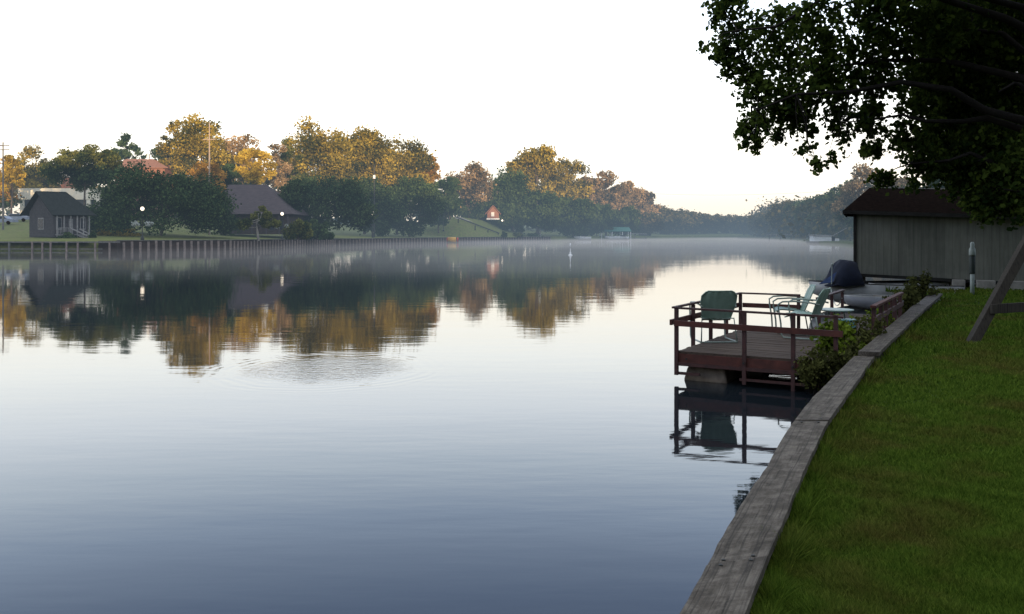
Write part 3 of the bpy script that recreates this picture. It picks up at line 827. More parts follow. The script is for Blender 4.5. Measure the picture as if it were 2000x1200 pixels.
# ------------------------------------------------------------------ overhanging tree, upper right
def near_tree():
    random.seed(11)
    bx, by = 12.6, 18.6
    root = empty('overhanging_tree', (bx, by, .6), 'large dark leafy tree overhanging the lawn from the upper right', 'tree')
    # leaf clumps: px, py, distance, radius px
    vis = [(1420, 15, 10.5, 45), (1440, 70, 10.5, 48), (1425, 105, 10.5, 32), (1388, 91, 10.5, 10), (1372, 92, 10.5, 9), (1450, 135, 10.6, 42),
           (1470, 178, 10.6, 42), (1505, 215, 10.4, 42), (1480, 240, 10.4, 34), (1460, 258, 10.4, 24), (1475, 275, 10.4, 18), (1450, 284, 10.4, 12), (1440, 262, 10.4, 10), (1490, 292, 10.4, 9), (1520, 268, 10.5, 20), (1545, 235, 10.8, 34),
           (1560, 190, 11, 50), (1540, 130, 11, 62), (1520, 60, 11, 62), (1600, 40, 11, 66), (1690, 40, 11, 66), (1780, 50, 11.5, 76),
           (1620, 110, 11.5, 66), (1610, 170, 11.5, 60), (1700, 120, 11.5, 66), (1690, 170, 11.5, 46), (1620, 235, 11.8, 34), (1580, 250, 11.8, 20),
           (1560, 292, 11, 16), (1590, 285, 11, 17), (1600, 322, 10.8, 16), (1622, 305, 10.8, 18), (1650, 300, 10.8, 8), (1605, 330, 10.8, 8), (1645, 270, 11.5, 22), (1680, 250, 11.5, 28),
           (1720, 215, 11.5, 36), (1735, 290, 11, 24), (1710, 290, 11, 14), (1760, 260, 11.5, 30), (1790, 290, 11.5, 34), (1780, 215, 11.5, 36),
           (1800, 160, 12, 58), (1860, 110, 12, 70), (1870, 40, 12, 80), (1950, 40, 12, 90), (1940, 130, 12, 90), (1870, 190, 12, 60),
           (1960, 220, 12, 80), (1850, 250, 12, 44), (1820, 330, 11.8, 30), (1780, 335, 11.8, 28), (1745, 345, 11.8, 22), (1850, 300, 12, 42), (1800, 360, 12, 14),
           (1930, 290, 11.5, 70), (1990, 330, 11, 70), (1900, 350, 11.5, 46), (1960, 385, 11, 46), (1910, 405, 11.3, 28), (2000, 410, 11, 40), (1870, 330, 12, 36)]
    cl = []
    for a, b, Y, r in vis:
        k_ = (2.2 if b > 200 and a < 1500 else 1.95) if a < 1560 else 1.78
        cl.append((X_at(a, Y * k_), Y * k_ + random.uniform(-.6, .6), Z_at(b, Y * k_), r * (.9 if a < 1740 else 1.12) / FOC * Y * k_))
        if a > 1780: cl.append((X_at(a + 12, Y * k_ + 1.6), Y * k_ + 1.6, Z_at(b - 8, Y * k_ + 1.6), r * 1.05 / FOC * Y * k_))
    # the rest of the crown above, behind and to the right of the frame
    for i in range(75):
        a = random.uniform(0, 6.283); q = random.uniform(.1, 1) ** .6
        x = bx + math.cos(a) * q * 8.6; y = by + 1.0 + math.sin(a) * q * 7.0; z = 8.2 + (1 - q * q) * 6.2 + random.uniform(-1.0, .8)
        r = random.uniform(.9, 1.5)
        px = CX + (x / y) * FOC; py = HZ - (z - EYE) / y * FOC
        if py > -10 - r / y * FOC and px < 1850: continue
        if py > 330 and px < 2000: continue
        cl.append((x, y, z, r))
    cl = np.array(cl)
    w_ = cl[:, 3] ** 1.9; w_ /= w_.sum()
    # twigs carry the leaves: each clump has sprays of leaves along short lines
    nsp = 33000
    k = rng.choice(len(cl), nsp, p=w_)
    d = rand_dirs(nsp) * (rng.uniform(0, 1.08, nsp) ** .40)[:, None]
    st = cl[k, :3] + d * cl[k, 3][:, None] * np.array([1, 1, .92])
    dr_ = d + rand_dirs(nsp) * .7; dr_[:, 2] -= .35; dr_ /= np.linalg.norm(dr_, axis=1, keepdims=True)
    ln_ = np.clip(cl[k, 3] * .75, .08, .6)[:, None]
    per = 10
    t = rng.uniform(0, 1, (nsp, per, 1))
    c = st[:, None, :] + dr_[:, None, :] * ln_[:, None, :] * (t - .5) + rng.normal(0, .055, (nsp, per, 3))
    c = c.reshape(-1, 3)
    n = len(c)
    tint = np.clip(np.repeat(rng.beta(1.2, 3.0, nsp), per) + rng.normal(0, .12, n), 0, 1)
    # leaf: six sided, pointed, hanging
    a = rand_dirs(n); a[:, 2] = -np.abs(a[:, 2]) * .8 - .15; a /= np.linalg.norm(a, axis=1, keepdims=True)
    b = np.cross(a, rand_dirs(n)); b /= np.linalg.norm(b, axis=1, keepdims=True) + 1e-9
    s = (.104 * rng.uniform(.5, 1.3, n))[:, None]
    q = np.empty((n, 6, 3))
    q[:, 0] = c - a * s * .5
    q[:, 1] = c - a * s * .18 + b * s * .42
    q[:, 2] = c + a * s * .22 + b * s * .34
    q[:, 3] = c + a * s * .62
    q[:, 4] = c + a * s * .22 - b * s * .34
    q[:, 5] = c - a * s * .18 - b * s * .42
    quads_mesh('crown', q.reshape(-1, 3), 6, tint, M['leaf_near'], root)
    # trunk and limbs
    mb = MB()
    mb.tube([(bx, by, .4), (bx + .1, by + .05, 1.7), (bx - .05, by + .2, 4.2), (bx + .1, by + .5, 8), (bx + .3, by + .8, 13)], [.42, .32, .27, .2, .07], 12)
    mb.build('trunk', M['bark'], root, True)
    mb = MB()
    limbs = []
    for (px_, py_, Y_, h_) in ((1440, 60, 19.5, 6.4), (1480, 215, 19.6, 4.4), (1600, 140, 20, 5.4), (1700, 235, 20, 3.7), (1780, 320, 20.2, 3.0), (1620, 20, 19.5, 7.0),
                               (1850, 60, 20.5, 6.0), (1950, 180, 18, 4.5), (1960, 370, 18.8, 2.9), (1760, -200, 19, 7.8), (2200, -100, 15, 6.0), (2400, 60, 20, 5.2)):
        e = P(px_, Y_, Z_at(py_, Y_)); h0 = Vector((bx + .05, by + .25, h_ * .85)); L = (e - h0).length
        pts = [h0]
        for q_ in range(1, 8):
            t_ = q_ / 7
            w_j = Vector((random.uniform(-.28, .28), random.uniform(-.28, .28), random.uniform(-.22, .22))) * (1 if q_ < 7 else 0)
            pts.append(h0.lerp(e, t_) + Vector((0, 0, .20 * L * math.sin(math.pi * t_) * (1 - .3 * t_))) + w_j)
        mb.tube(pts, [.11 * (1 - q_ / 8.2) ** 1.2 + .008 for q_ in range(8)], 7, cap=False)
        limbs.append(pts)
    nodes = [p for l_ in limbs for p in l_[2:]]
    for i in range(len(cl)):
        e = Vector(cl[i, :3]); h0 = min(nodes, key=lambda p: (p - e).length)
        L = (e - h0).length
        if L < .15: continue
        pts = [h0] + [h0.lerp(e, t_) + Vector((random.uniform(-.09, .09), random.uniform(-.09, .09), random.uniform(-.05, .09))) * L for t_ in (.3, .6, .8)] + [e]
        r0 = min(.035, .008 + .008 * L)
        mb.tube(pts, [r0, r0 * .8, r0 * .6, r0 * .4, .004], 5, cap=False)
    mb.build('branch', M['bark'], root, True)
    # short twigs through the clumps
    mb = MB()
    for i in range(700):
        j = int(k[i]); p = Vector(st[i]); q0 = Vector(cl[j, :3])
        mb.tube([q0, q0.lerp(p, .5) + Vector((0, 0, .03)), p], [.007, .005, .003], 4, cap=False)
    tag(mb.build('twig', M['bark'], root), kind='stuff')
near_tree()

# ------------------------------------------------------------------ dock
O = Vector((X_at(1325, 13.35), 13.35, 0))
U = Vector((.875, -.484, 0)); V = Vector((.50, .866, 0))
U = Vector((V.y, -V.x, 0))
DZ = .45
def D(u, v, z): return O + U * u + V * v + Vector((0, 0, z))
ANG = math.atan2(U.y, U.x)
W, L = 2.35, 3.75
dock = empty('dock', O, 'small dark red floating deck with railings beside the near bulkhead', 'dock')
mb = MB(); nb = 26
for i in range(nb):
    v = L * (i + .5) / nb
    mb.box(D(W / 2 + .0, v, DZ - .015 + random.uniform(-.003, .003)), (W + random.uniform(.0, .05), L / nb - .012, .035), ANG)
mb.build('deck_boards', M['deck'], dock)
mb = MB(); mb.beam(D(-.03, 0, DZ - .12), D(W, 0, DZ - .12), .045, .17); mb.build('fascia_board', M['red'], dock)
mb = MB(); mb.beam(D(-.05, .03, DZ - .12), D(-.05, L, DZ - .12), .045, .17); mb.build('fascia_board', M['red'], dock)
mb = MB(); mb.beam(D(0, L + .03, DZ - .12), D(1.0, L + .03, DZ - .12), .045, .17); mb.build('fascia_board', M['red'], dock)
RT, RM = 1.115, .885
PW = .055
def post(u, v, z0=-.06, z1=RT, w_=PW, mat='rail', parent=dock, name='rail_post'):
    mb = MB(); mb.box(D(u, v, (z0 + z1) / 2), (w_, w_, z1 - z0), ANG); return mb.build(name, M[mat], parent)
for u, v, z0 in ((-.02, -.03, .09), (1.02, -.03, .03), (1.72, -.03, .0), (2.3, -.03, .0), (-.08, .95, .3), (-.08, 1.9, .3), (-.08, 2.85, .3), (-.08, L + .03, .0), (1.0, L + .03, .2)):
    post(u, v, z0, RT - (.02 if v > 0 else 0))
for u, v in ((.55, -.03), (1.4, -.03)):
    pass
mb = MB(); mb.beam(D(-.05, -.03, RT), D(W + .05, -.03, RT - .03), .055, .03); mb.build('top_rail', M['rail'], dock)
mb = MB(); mb.beam(D(-.08, -.0, RT), D(-.08, L + .06, RT), .055, .03); mb.build('top_rail', M['rail'], dock)
mb = MB(); mb.beam(D(-.05, L + .03, RT), D(1.03, L + .03, RT), .055, .03); mb.build('top_rail', M['rail'], dock)
mb = MB(); mb.beam(D(-.04, -.075, RM), D(W + .05, -.075, RM - .03), .035, .085); mb.build('middle_rail', M['red'], dock)
mb = MB(); mb.beam(D(-.125, -.0, RM), D(-.125, L + .06, RM), .035, .085); mb.build('middle_rail', M['red'], dock)
mb = MB(); mb.beam(D(-.05, L + .08, RM), D(1.03, L + .08, RM), .035, .085); mb.build('middle_rail', M['red'], dock)
mb = MB(); mb.beam(D(-.05, -.03, .12), D(.35, -.03, .12), .04, .04); mb.beam(D(.95, -.03, .10), D(W, -.03, .10), .04, .035)
mb.beam(D(.0, -.03, .26), D(W, -.03, .26), .04, .05)
mb.build('lower_brace', M['rail'], dock)
for u_ in (.15, 1.02, 1.72, 2.25):
    mb = MB(); q_ = D(u_, -.065, DZ - .10); mb.tube([q_, q_ - V * .022], .014, 8); mb.build('bolt', M['metal_dark'], dock)
def float_box(u0, u1, v0, v1):
    mb = MB(); vs = []
    for z, k in ((-.18, .0), (.02, .0), (.17, .035), (.30, .09)):
        vs += [D(u0 + k, v0 + k, z), D(u1 - k, v0 + k, z), D(u1 - k, v1 - k, z), D(u0 + k, v1 - k, z)]
    fs = []
    for i in range(3):
        for j in range(4): fs.append((i * 4 + j, i * 4 + (j + 1) % 4, i * 4 + 4 + (j + 1) % 4, i * 4 + 4 + j))
    fs += [(3, 2, 1, 0), (12, 13, 14, 15)]
    mb.raw(vs, fs); mb.build('float', M['float'], dock, bevel=.03)
float_box(.05, .72, .1, 1.1); float_box(.1, .75, 2.3, 3.3); float_box(1.5, 2.1, 1.4, 3.4)

# walkway along the bank to the boathouse
wk = empty('walkway', D(2.0, 4.2, 0), 'narrow dark timber gangway with short posts between the deck and the bank', 'walkway')
mb = MB()
for i in range(22):
    v = L + .12 + (i + .5) * .19
    mb.box(D(1.75, v, DZ - .02), (1.3, .17, .035), ANG)
mb.build('deck_boards', M['deck'], wk)
mb = MB(); mb.beam(D(1.08, L + .1, DZ - .12), D(1.08, L + 4.2, DZ - .12), .045, .16); mb.beam(D(2.42, L + .1, DZ - .12), D(2.42, L + 4.2, DZ - .12), .045, .16)
mb.build('stringer', M['red'], wk)
for u, v in ((2.4, 3.0), (2.4, 3.9), (2.4, 4.6), (2.4, 5.3), (2.4, 6.0), (2.4, 6.9)):
    post(u, v, .0, 1.02, .07, 'rail', wk)
for u, v in ((1.1, 5.2), (1.1, 6.6), (1.1, 7.9)):
    post(u, v, .0, .98, .06, 'rail', wk)
mb = MB(); mb.beam(D(2.4, 2.9, 1.02), D(2.4, 7.2, 1.0), .09, .04); mb.build('top_rail', M['red'], wk)
mb = MB(); mb.beam(D(2.42, 2.9, .8), D(2.42, 7.2, .78), .04, .09); mb.build('middle_rail', M['rail'], wk)
mb = MB(); mb.beam(D(1.1, 5.1, .97), D(1.1, 8.0, .97), .09, .04); mb.build('top_rail', M['rail'], wk)

# ------------------------------------------------------------------ shell back metal chairs
def make_chair(label, shell='green_metal', tube='tube'):
    root = empty('metal_chair', (0, 0, 0), label, 'chair', 'metal lawn chairs on the deck')
    # backrest: fluted rounded panel, faces +y (front), reclined
    nu, nv = 21, 13
    vs = []
    for j in range(nv):
        t = j / (nv - 1)                              # 0 bottom .. 1 top
        half = .225 + .07 * min(1, t * 1.8)
        zz = .36 + .50 * t
        if t > .82: half -= .055 * ((t - .82) / .18) ** 2
        for i in range(nu):
            s = i / (nu - 1) * 2 - 1
            x = s * half
            y = -.24 - .20 * t + .05 * (s * s) + .006 * math.cos(s * math.pi * 5)
            z = zz - .020 * max(0, abs(s) - .8) * 5 * (t > .9)
            vs.append((x, y, z))
    fs = [(j * nu + i, j * nu + i + 1, (j + 1) * nu + i + 1, (j + 1) * nu + i) for j in range(nv - 1) for i in range(nu - 1)]
    mb = MB(); mb.raw(vs, fs); o = mb.build('backrest', M[shell], root, True)
    sd = o.modifiers.new('solid', 'SOLIDIFY'); sd.thickness = .012
    rim = [vs[j * nu] for j in range(nv)] + [vs[(nv - 1) * nu + i] for i in range(1, nu)] + [vs[j * nu + nu - 1] for j in range(nv - 2, -1, -1)]
    mb = MB(); mb.tube(rim, .011, 6); mb.build('rim', M[shell], o, True)
    nu2, nv2 = 13, 9; vs = []
    for j in range(nv2):
        t = j / (nv2 - 1)
        for i in range(nu2):
            s = i / (nu2 - 1) * 2 - 1
            vs.append((s * (.24 + .02 * t), -.25 + .52 * t, .385 + .045 * t + .02 * s * s - .045 * max(0, t - .85) / .15 * (t > .85) + .006 * math.cos(s * math.pi * 4)))
    mb = MB(); mb.raw(vs, [(j * nu2 + i, j * nu2 + i + 1, (j + 1) * nu2 + i + 1, (j + 1) * nu2 + i) for j in range(nv2 - 1) for i in range(nu2 - 1)])
    o = mb.build('seat', M[shell], root, True)
    sd = o.modifiers.new('solid', 'SOLIDIFY'); sd.thickness = .012
    for s in (-1, 1):
        x = .30 * s
        mb = MB()
        mb.tube([(x * .95, -.36, .60), (x, -.22, .63), (x, .05, .645), (x, .26, .63), (x, .335, .58), (x, .33, .50), (x, .29, .25), (x, .28, .06), (x, .24, .018), (x, .12, .014), (x, -.25, .014), (x, -.36, .014)], .015, 7)
        mb.build('arm_tube', M[tube], root, True)
    mb = MB()
    mb.tube([(-.30, -.36, .014), (.30, -.36, .014)], .014, 7)
    mb.build('base_tube', M[tube], root, True)
    mb = MB()
    mb.tube([(-.30, .22, .37), (.30, .22, .37)], .012, 7)
    mb.build('seat_tube', M[tube], root, True)
    mb = MB()
    mb.tube([(-.30, -.36, .014), (-.27, -.29, .40), (.27, -.29, .40), (.30, -.36, .014)], .012, 6)
    mb.build('back_frame', M[tube], root, True)
    return root
def copy_tree_obj(o, parent=None):
    c = o.copy(); col.objects.link(c)
    if parent is not None: c.parent = parent
    for ch in list(o.children): copy_tree_obj(ch, c)
    return c
ch1 = make_chair('green metal chair with its back to the camera at the left of the deck')
ch1.location = P(1392, 14.7, DZ); ch1.rotation_euler = (0, 0, R(4))
ch2 = copy_tree_obj(ch1)
ch2.location = P(1568, 15.1, DZ); ch2.rotation_euler = (0, 0, R(56))
ch2['label'] = 'dark green metal chair seen side on, facing left, middle of the deck'
ch3 = make_chair('pale green metal chair just behind the side-on dark green chair', 'aqua_metal')
ch3.location = P(1543, 15.95, DZ); ch3.rotation_euler = (0, 0, R(80))
tb = empty('side_table', P(1632, 15.9, DZ), 'low round pale metal table between the deck chairs', 'table')
mb = MB(); c0 = P(1632, 15.9, DZ); mb.lathe(c0, [(.30, .40), (.32, .405), (.32, .42), (.30, .425)], 24); mb.build('table_top', M['aqua_metal'], tb)
for a in (0, 2.1, 4.2):
    mb = MB(); mb.tube([c0 + Vector((math.cos(a) * .24, math.sin(a) * .24, 0)), c0 + Vector((math.cos(a) * .14, math.sin(a) * .14, .4))], .012, 6); mb.build('leg', M['tube'], tb)
tu = P(1655, 15.7, DZ)
tub = empty('storage_tub', tu, 'aqua plastic tub standing on the deck behind the yellow-green bush', 'tub')
mb = MB(); mb.lathe(tu, [(.10, 0), (.135, .02), (.16, .23)], 20); mb.build('bucket_wall', M['tub'], tub, True)
mb = MB(); mb.lathe(tu, [(.165, .23), (.175, .235), (.175, .255), (.16, .262)], 20); mb.build('rim', M['tub'], tub)

# ------------------------------------------------------------------ shrubs and weeds by the bank
def near_bush(name, x, y, z0, rx, H, mat, label, n, size, seed, droop=0, cat='shrub', stems=16, group=None):
    random.seed(seed)
    root = empty(name, (x, y, z0), label, cat, group)
    mb = MB(); C = []; T = []
    for i in range(stems):
        a = random.uniform(0, 6.28); q = random.uniform(.2, 1)
        tip = Vector((x + math.cos(a) * rx * q, y + math.sin(a) * rx * q * .8, z0 + H * (1 - .45 * q * q) * random.uniform(.75, 1.05)))
        b = Vector((x + math.cos(a) * .06, y + math.sin(a) * .06, z0))
        mid = b.lerp(tip, .5) + Vector((0, 0, H * .12))
        mb.tube([b, mid, tip], [.009, .006, .003], 4)
        m_ = n // stems
        t = rng.uniform(.25, 1.05, m_)[:, None]
        b_, m2, e_ = np.array(b), np.array(mid), np.array(tip)
        c = (1 - t) ** 2 * b_ + 2 * t * (1 - t) * m2 + t ** 2 * e_
        C.append(c + rng.normal(0, rx * .10, (m_, 3))); T.append(np.clip(rng.normal(random.uniform(.2, .7), .2, m_), 0, 1))
    C = np.concatenate(C); C[:, 2] = np.maximum(C[:, 2], .02)
    quads_mesh('foliage', cards(C, size, droop), 4, np.concatenate(T), M[mat], root)
    mb.build('stem', M['bark'], root)
    return root
near_bush('shrub', X_at(1640, 12.9), 12.9, .05, .46, .86, 'leaf_bush', 'yellow-green leafy bush between deck and bulkhead', 3000, .06, 21)
near_bush('shrub', X_at(1596, 12.0), 12.1, .02, .34, .62, 'leaf_twig', 'thin brownish bush over the near corner of the deck', 1900, .042, 22)
near_bush('shrub', X_at(1650, 11.9), 12.0, .05, .36, .72, 'leaf_twig', 'straggly olive bush against the bulkhead, nearest the camera', 2400, .045, 23)
near_bush('shrub', X_at(1700, 13.6), 13.6, .1, .45, .92, 'leaf_twig', 'straggly bush between the yellow-green bush and the cap board step', 2200, .05, 24)
near_bush('weed', X_at(1722, 16.5), 16.5, .1, .35, .9, 'leaf_bush', 'weeds at the foot of the gangway posts', 1100, .05, 25, cat='weeds')
near_bush('weed', X_at(1762, 19.4), 19.4, .1, .45, .95, 'leaf_twig', 'weeds against the cap board halfway to the boathouse', 1500, .06, 26, cat='weeds')
near_bush('weed', X_at(1796, 22.4), 22.4, .1, .55, 1.1, 'leaf_twig', 'tall weeds at the far end of the cap board', 1800, .07, 27, cat='weeds')

# ------------------------------------------------------------------ boathouse
BY = 28.5
bh0 = Vector((X_at(1668, BY), BY, 0))
bh = empty('boathouse', bh0, 'long grey plywood boathouse with a dark shingle roof at the right', 'boathouse')
rz = R(-22)
TILT = Matrix.Rotation(rz, 3, 'Z')
Bu = Vector((math.cos(rz), math.sin(rz), 0)); Bv = Vector((-math.sin(rz), math.cos(rz), 0))
def B(u, v, z): return bh0 + Bu * u + Bv * v + Vector((0, 0, z - .042 * u))
BL, BD, z0, z1 = 9.5, 6.2, Z_at(537, BY), Z_at(413, BY)
def slab(mb, pts, th):                                # quad plate with thickness along its normal
    p = [Vector(q) for q in pts]; nrm = (p[1] - p[0]).cross(p[3] - p[0]).normalized() * th
    vs = p + [q - nrm for q in p]
    mb.raw(vs, [(0, 1, 2, 3), (7, 6, 5, 4), (0, 4, 5, 1), (1, 5, 6, 2), (2, 6, 7, 3), (3, 7, 4, 0)])
for nm, a, b in (('wall', (0, 0), (BL, 0)), ('wall', (0, .06), (0, BD)), ('wall', (BL, .06), (BL, BD)), ('wall', (0.06, BD), (BL - .06, BD))):
    mb = MB(); pa, pb = B(*a, 0), B(*b, 0)
    nrm_ = (pb - pa).cross(Vector((0, 0, 1))).normalized() * .02
    vs_ = [q + Vector((0, 0, zz)) + nrm_ * sg for sg in (-1, 1) for q, zz in ((pa, z0), (pb, z0), (pb, z1), (pa, z1))]
    mb.raw(vs_, [(0, 1, 2, 3), (7, 6, 5, 4), (0, 4, 5, 1), (1, 5, 6, 2), (2, 6, 7, 3), (3, 7, 4, 0)])
    o = mb.build(nm, M['plywood'], bh)
mb = MB(); mb.beam(B(-.02, -.045, z0 + .0), B(BL, -.045, z0 + .0), .05, .10); mb.build('sill_beam', M['trim_dark'], bh)
mb = MB(); mb.box(B(.03, -.04, (z0 + z1) / 2), (.09, .03, z1 - z0), rz); mb.build('corner_trim', M['trim_dark'], bh)
zr_ = Z_at(367, BY + BD / 2); ze = z1 + .02
mb = MB(); e = .32; hip = .5
th = .09
slab(mb, [B(-e, -e, ze), B(BL + e, -e, ze), B(BL - .8, BD / 2, zr_), B(hip, BD / 2, zr_)], th)
slab(mb, [B(BL + e, BD + e, ze), B(-e, BD + e, ze), B(hip, BD / 2 , zr_), B(BL - .8, BD / 2, zr_)], th)
slab(mb, [B(-e, BD + e, ze), B(-e, -e, ze), B(hip - .01, BD / 2 - .03, zr_), B(hip - .01, BD / 2 + .03, zr_)], th)
slab(mb, [B(BL + e, -e, ze), B(BL + e, BD + e, ze), B(BL - .79, BD / 2 + .03, zr_), B(BL - .79, BD / 2 - .03, zr_)], th)
mb.build('roof', M['roof_dark'], bh)
mb = MB(); mb.beam(B(-e, -e - .01, ze - .06), B(BL + e, -e - .01, ze - .06), .03, .12); mb.beam(B(-e - .01, -e + .02, ze - .06), B(-e - .01, BD + e, ze - .06), .03, .12); mb.build('fascia_board', M['trim_dark'], bh)
mb = MB(); mb.beam(B(hip - .1, BD / 2, zr_ + .01), B(BL - .7, BD / 2, zr_ + .01), .2, .03); mb.build('ridge_cap', M['concrete'], bh)
for u in (.25, 2.9, 5.6, 8.4):
    for v in (.15, BD - .2):
        mb = MB(); mb.box(B(u, v, (z0 - .04) / 2 - .3), (.2, .2, z0 + .56), rz); mb.build('pile', M['swing'], bh)
for u_ in (.05, 2.9, 5.6, BL):
    mb = MB(); mb.beam(B(u_, .15, z0 - .12), B(u_, BD, z0 - .12), .1, .14); mb.build('joist', M['trim_dark'], bh)
for i, (px, wd) in enumerate(((1872, .35), (1925, .5), (1985, .45))):
    mb = MB(); q = P(px, 27.2 - i * .45, .66); mb.box(q, (wd, .4, .32), rz); mb.build('footing_block', M['concrete'], bh, bevel=.02)

# pole on the lawn
pp = P(1899, 24.6, .6)
pl = empty('pipe_post', pp, 'white and dark standpipe on the lawn in front of the boathouse', 'post')
mb = MB(); mb.lathe(pp, [(.055, -.1), (.055, .52)], 12); mb.build('lower_sleeve', M['pole_white'], pl, True)
mb = MB(); mb.lathe(pp, [(.07, .52), (.075, .54), (.075, 1.02), (.06, 1.04)], 12); mb.build('dark_sleeve', M['pole_dark'], pl, True)
mb = MB(); mb.lathe(pp, [(.085, 1.04), (.09, 1.06), (.085, 1.22), (.05, 1.28), (.06, 1.36), (.03, 1.42)], 12); mb.build('cap', M['pole_white'], pl, True)

# swing frame
f1 = Vector((X_at(1897, 13.7), 13.7, .56)); ap = Vector((X_at(1897, 13.7) + 1.75, 14.4, 2.95)); f2 = Vector((f1.x + 3.4, 15.1, .6))
sw = empty('swing_frame', f1, 'dark timber leg and crossbar of a garden swing frame at the right edge', 'swing frame')
sh = Vector((1.35, -1.9, 0))
for k in (0, 1):
    for a in (f1, f2):
        mb = MB(); mb.beam(a + sh * k - Vector((0, 0, .05)), ap + sh * k + (ap - a) * .04, .15, .13, up=(0, 1, 0)); mb.build('leg', M['swing'], sw, bevel=.006)
    t = .21
    mb = MB(); mb.beam(f1.lerp(ap, t) + sh * k + Vector((-.03, -.1, 0)), f2.lerp(ap, t) + sh * k + Vector((0.03, -.1, 0)), .05, .15); mb.build('crossbar', M['swing'], sw, bevel=.005)
mb = MB(); mb.beam(ap - sh * .1 + Vector((0, 0, -.02)), ap + sh * 1.1 + Vector((0, 0, -.02)), .1, .15); mb.build('top_beam', M['swing'], sw)

# ------------------------------------------------------------------ boats by the boathouse
def hull(c, Lh, Wh, Hh, ang, name, mat, parent, bow=.35, stern=0.92, keel=-.12):
    n = 15; mb = MB(); prof = []
    ca, sa = math.cos(ang), math.sin(ang)
    vs = []; m_ = 7
    for i in range(n):
        t = i / (n - 1)                               # 0 stern .. 1 bow
        wdt = Wh / 2 * (stern if t < .5 else max(.04, (1 - ((t - .5) / .5) ** 2.4) * stern))
        sheer = Hh * (1 + .22 * t * t)
        kz = keel + (Hh * .75) * max(0, (t - .62) / .38) ** 2
        for j in range(m_):
            s = j / (m_ - 1) * 2 - 1
            a = abs(s)
            if a > .99: y, z = wdt, sheer
            elif a > .6: y, z = wdt * .93, kz + (sheer - kz) * .42
            elif a > .3: y, z = wdt * .72, kz + (sheer - kz) * .14
            else: y, z = 0, kz
            x = (t - .5) * Lh + (bow * (z - kz) / Hh * .5 if t > .8 else 0)
            y = y * (1 if s >= 0 else -1)
            vs.append((c[0] + x * ca - y * sa, c[1] + x * sa + y * ca, c[2] + z))
    fs = [(i * m_ + j, (i + 1) * m_ + j, (i + 1) * m_ + j + 1, i * m_ + j + 1) for i in range(n - 1) for j in range(m_ - 1)]
    fs.append(tuple(range(m_)))
    mb.raw(vs, fs); o = mb.build(name, mat, parent, True)
    sd = o.modifiers.new('solid', 'SOLIDIFY'); sd.thickness = .035; sd.offset = -1
    railL = [vs[i * m_] for i in range(n)]; railR = [vs[i * m_ + m_ - 1] for i in range(n)]
    return railL, railR
def motorboat():
    c = Vector((X_at(1725, 27.4), 27.4, .12))
    r = empty('motorboat', c, 'white motorboat with navy canvas cover moored at the left corner of the boathouse', 'boat')
    a = R(176)
    l, r2 = hull(c, 4.3, 1.5, .52, a, 'hull', M['white_hull'], r, .35, .95)
    mb = MB(); mb.tube(l, .03, 6); mb.tube(r2, .03, 6); mb.build('rub_rail', M['black'], r, True)
    # navy cover: tent over the bow and helm
    y = 27.4; pts = []
    xs = [X_at(px, y) for px in (1606, 1620, 1631, 1641, 1655, 1667, 1673)]
    zt = [Z_at(py, y) for py in (557, 546, 519, 509, 508, 513, 556)]
    mb = MB(); n = 13; vs = []
    for x, z in zip(xs, zt):
        for j in range(n):
            s = j / (n - 1) * 2 - 1
            vs.append((x + .03 * math.sin(j * 2.1), y + s * .72, .66 + (z - .66) * (1 - abs(s) ** 3.2) + .022 * math.sin(j * 3 + x * 9) + .015 * math.cos(x * 17 + j)))
    mb.raw(vs, [(i * n + j, (i + 1) * n + j, (i + 1) * n + j + 1, i * n + j + 1) for i in range(len(xs) - 1) for j in range(n - 1)])
    o = mb.build('canvas_cover', M['navy'], r, True); sd = o.modifiers.new('solid', 'SOLIDIFY'); sd.thickness = .02
    mb = MB(); slab(mb, [(xs[0] - .28, y - .5, .70), (xs[0] + .1, y - .62, .76), (xs[2] - .12, y - .45, Z_at(530, y)), (xs[1] - .2, y - .4, Z_at(545, y))], .015)
    mb.build('windscreen', M['blue_canvas'], r)
    mb = MB(); q = P(1624, y - .7, 0); mb.tube([(q.x, q.y, .7), (q.x + .02, q.y, Z_at(517, y))], .014, 6); mb.lathe((q.x + .02, q.y, Z_at(517, y)), [(.02, 0), (.04, .03), (.02, .07)], 8)
    mb.build('light_mast', M['pole_white'], r)
    return r
motorboat()
mb = MB(); a_ = D(1.1, 7.85, .80); b_r = P(1622, 27.0, .62)
pts_ = [a_.lerp(b_r, i / 12) - Vector((0, 0, .35 * 4 * (i / 12) * (1 - i / 12))) for i in range(13)]
mb.tube(pts_, .012, 6); tag(mb.build('mooring_rope', M['pole_white']), 'slack pale rope from the gangway post to the covered motorboat', 'rope')
c = Vector((X_at(1752, 26.0), 26.0, .10))
rb = empty('rowboat', c, 'grey-white flat hull moored under the boathouse wall', 'boat')
l, r2 = hull(c, 3.0, 1.1, .25, R(182), 'hull', M['grey_hull'], rb, .3, .95)
mb = MB(); mb.tube(l, .025, 6); mb.tube(r2, .025, 6); mb.build('rub_rail', M['white_hull'], rb, True)
mb = MB(); mb.box(c + Vector((-.4, 0, .27)), (.25, 1.05, .03), R(4)); mb.build('seat', M['dockwood'], rb)
mb = MB(); mb.box(c + Vector((.6, 0, .29)), (.25, .95, .03), R(4)); mb.build('seat', M['dockwood'], rb)
c = Vector((X_at(1800, 28.3), 28.3, .25))
rb = empty('upturned_skiff', c, 'long pale skiff stored in the shadow right under the boathouse wall', 'boat')
l, r2 = hull(c, 3.6, 1.2, .42, R(2), 'hull', M['white_hull'], rb, .35, .95)
mb = MB(); mb.tube(l, .025, 6); mb.tube(r2, .025, 6); mb.build('rub_rail', M['black'], rb, True)

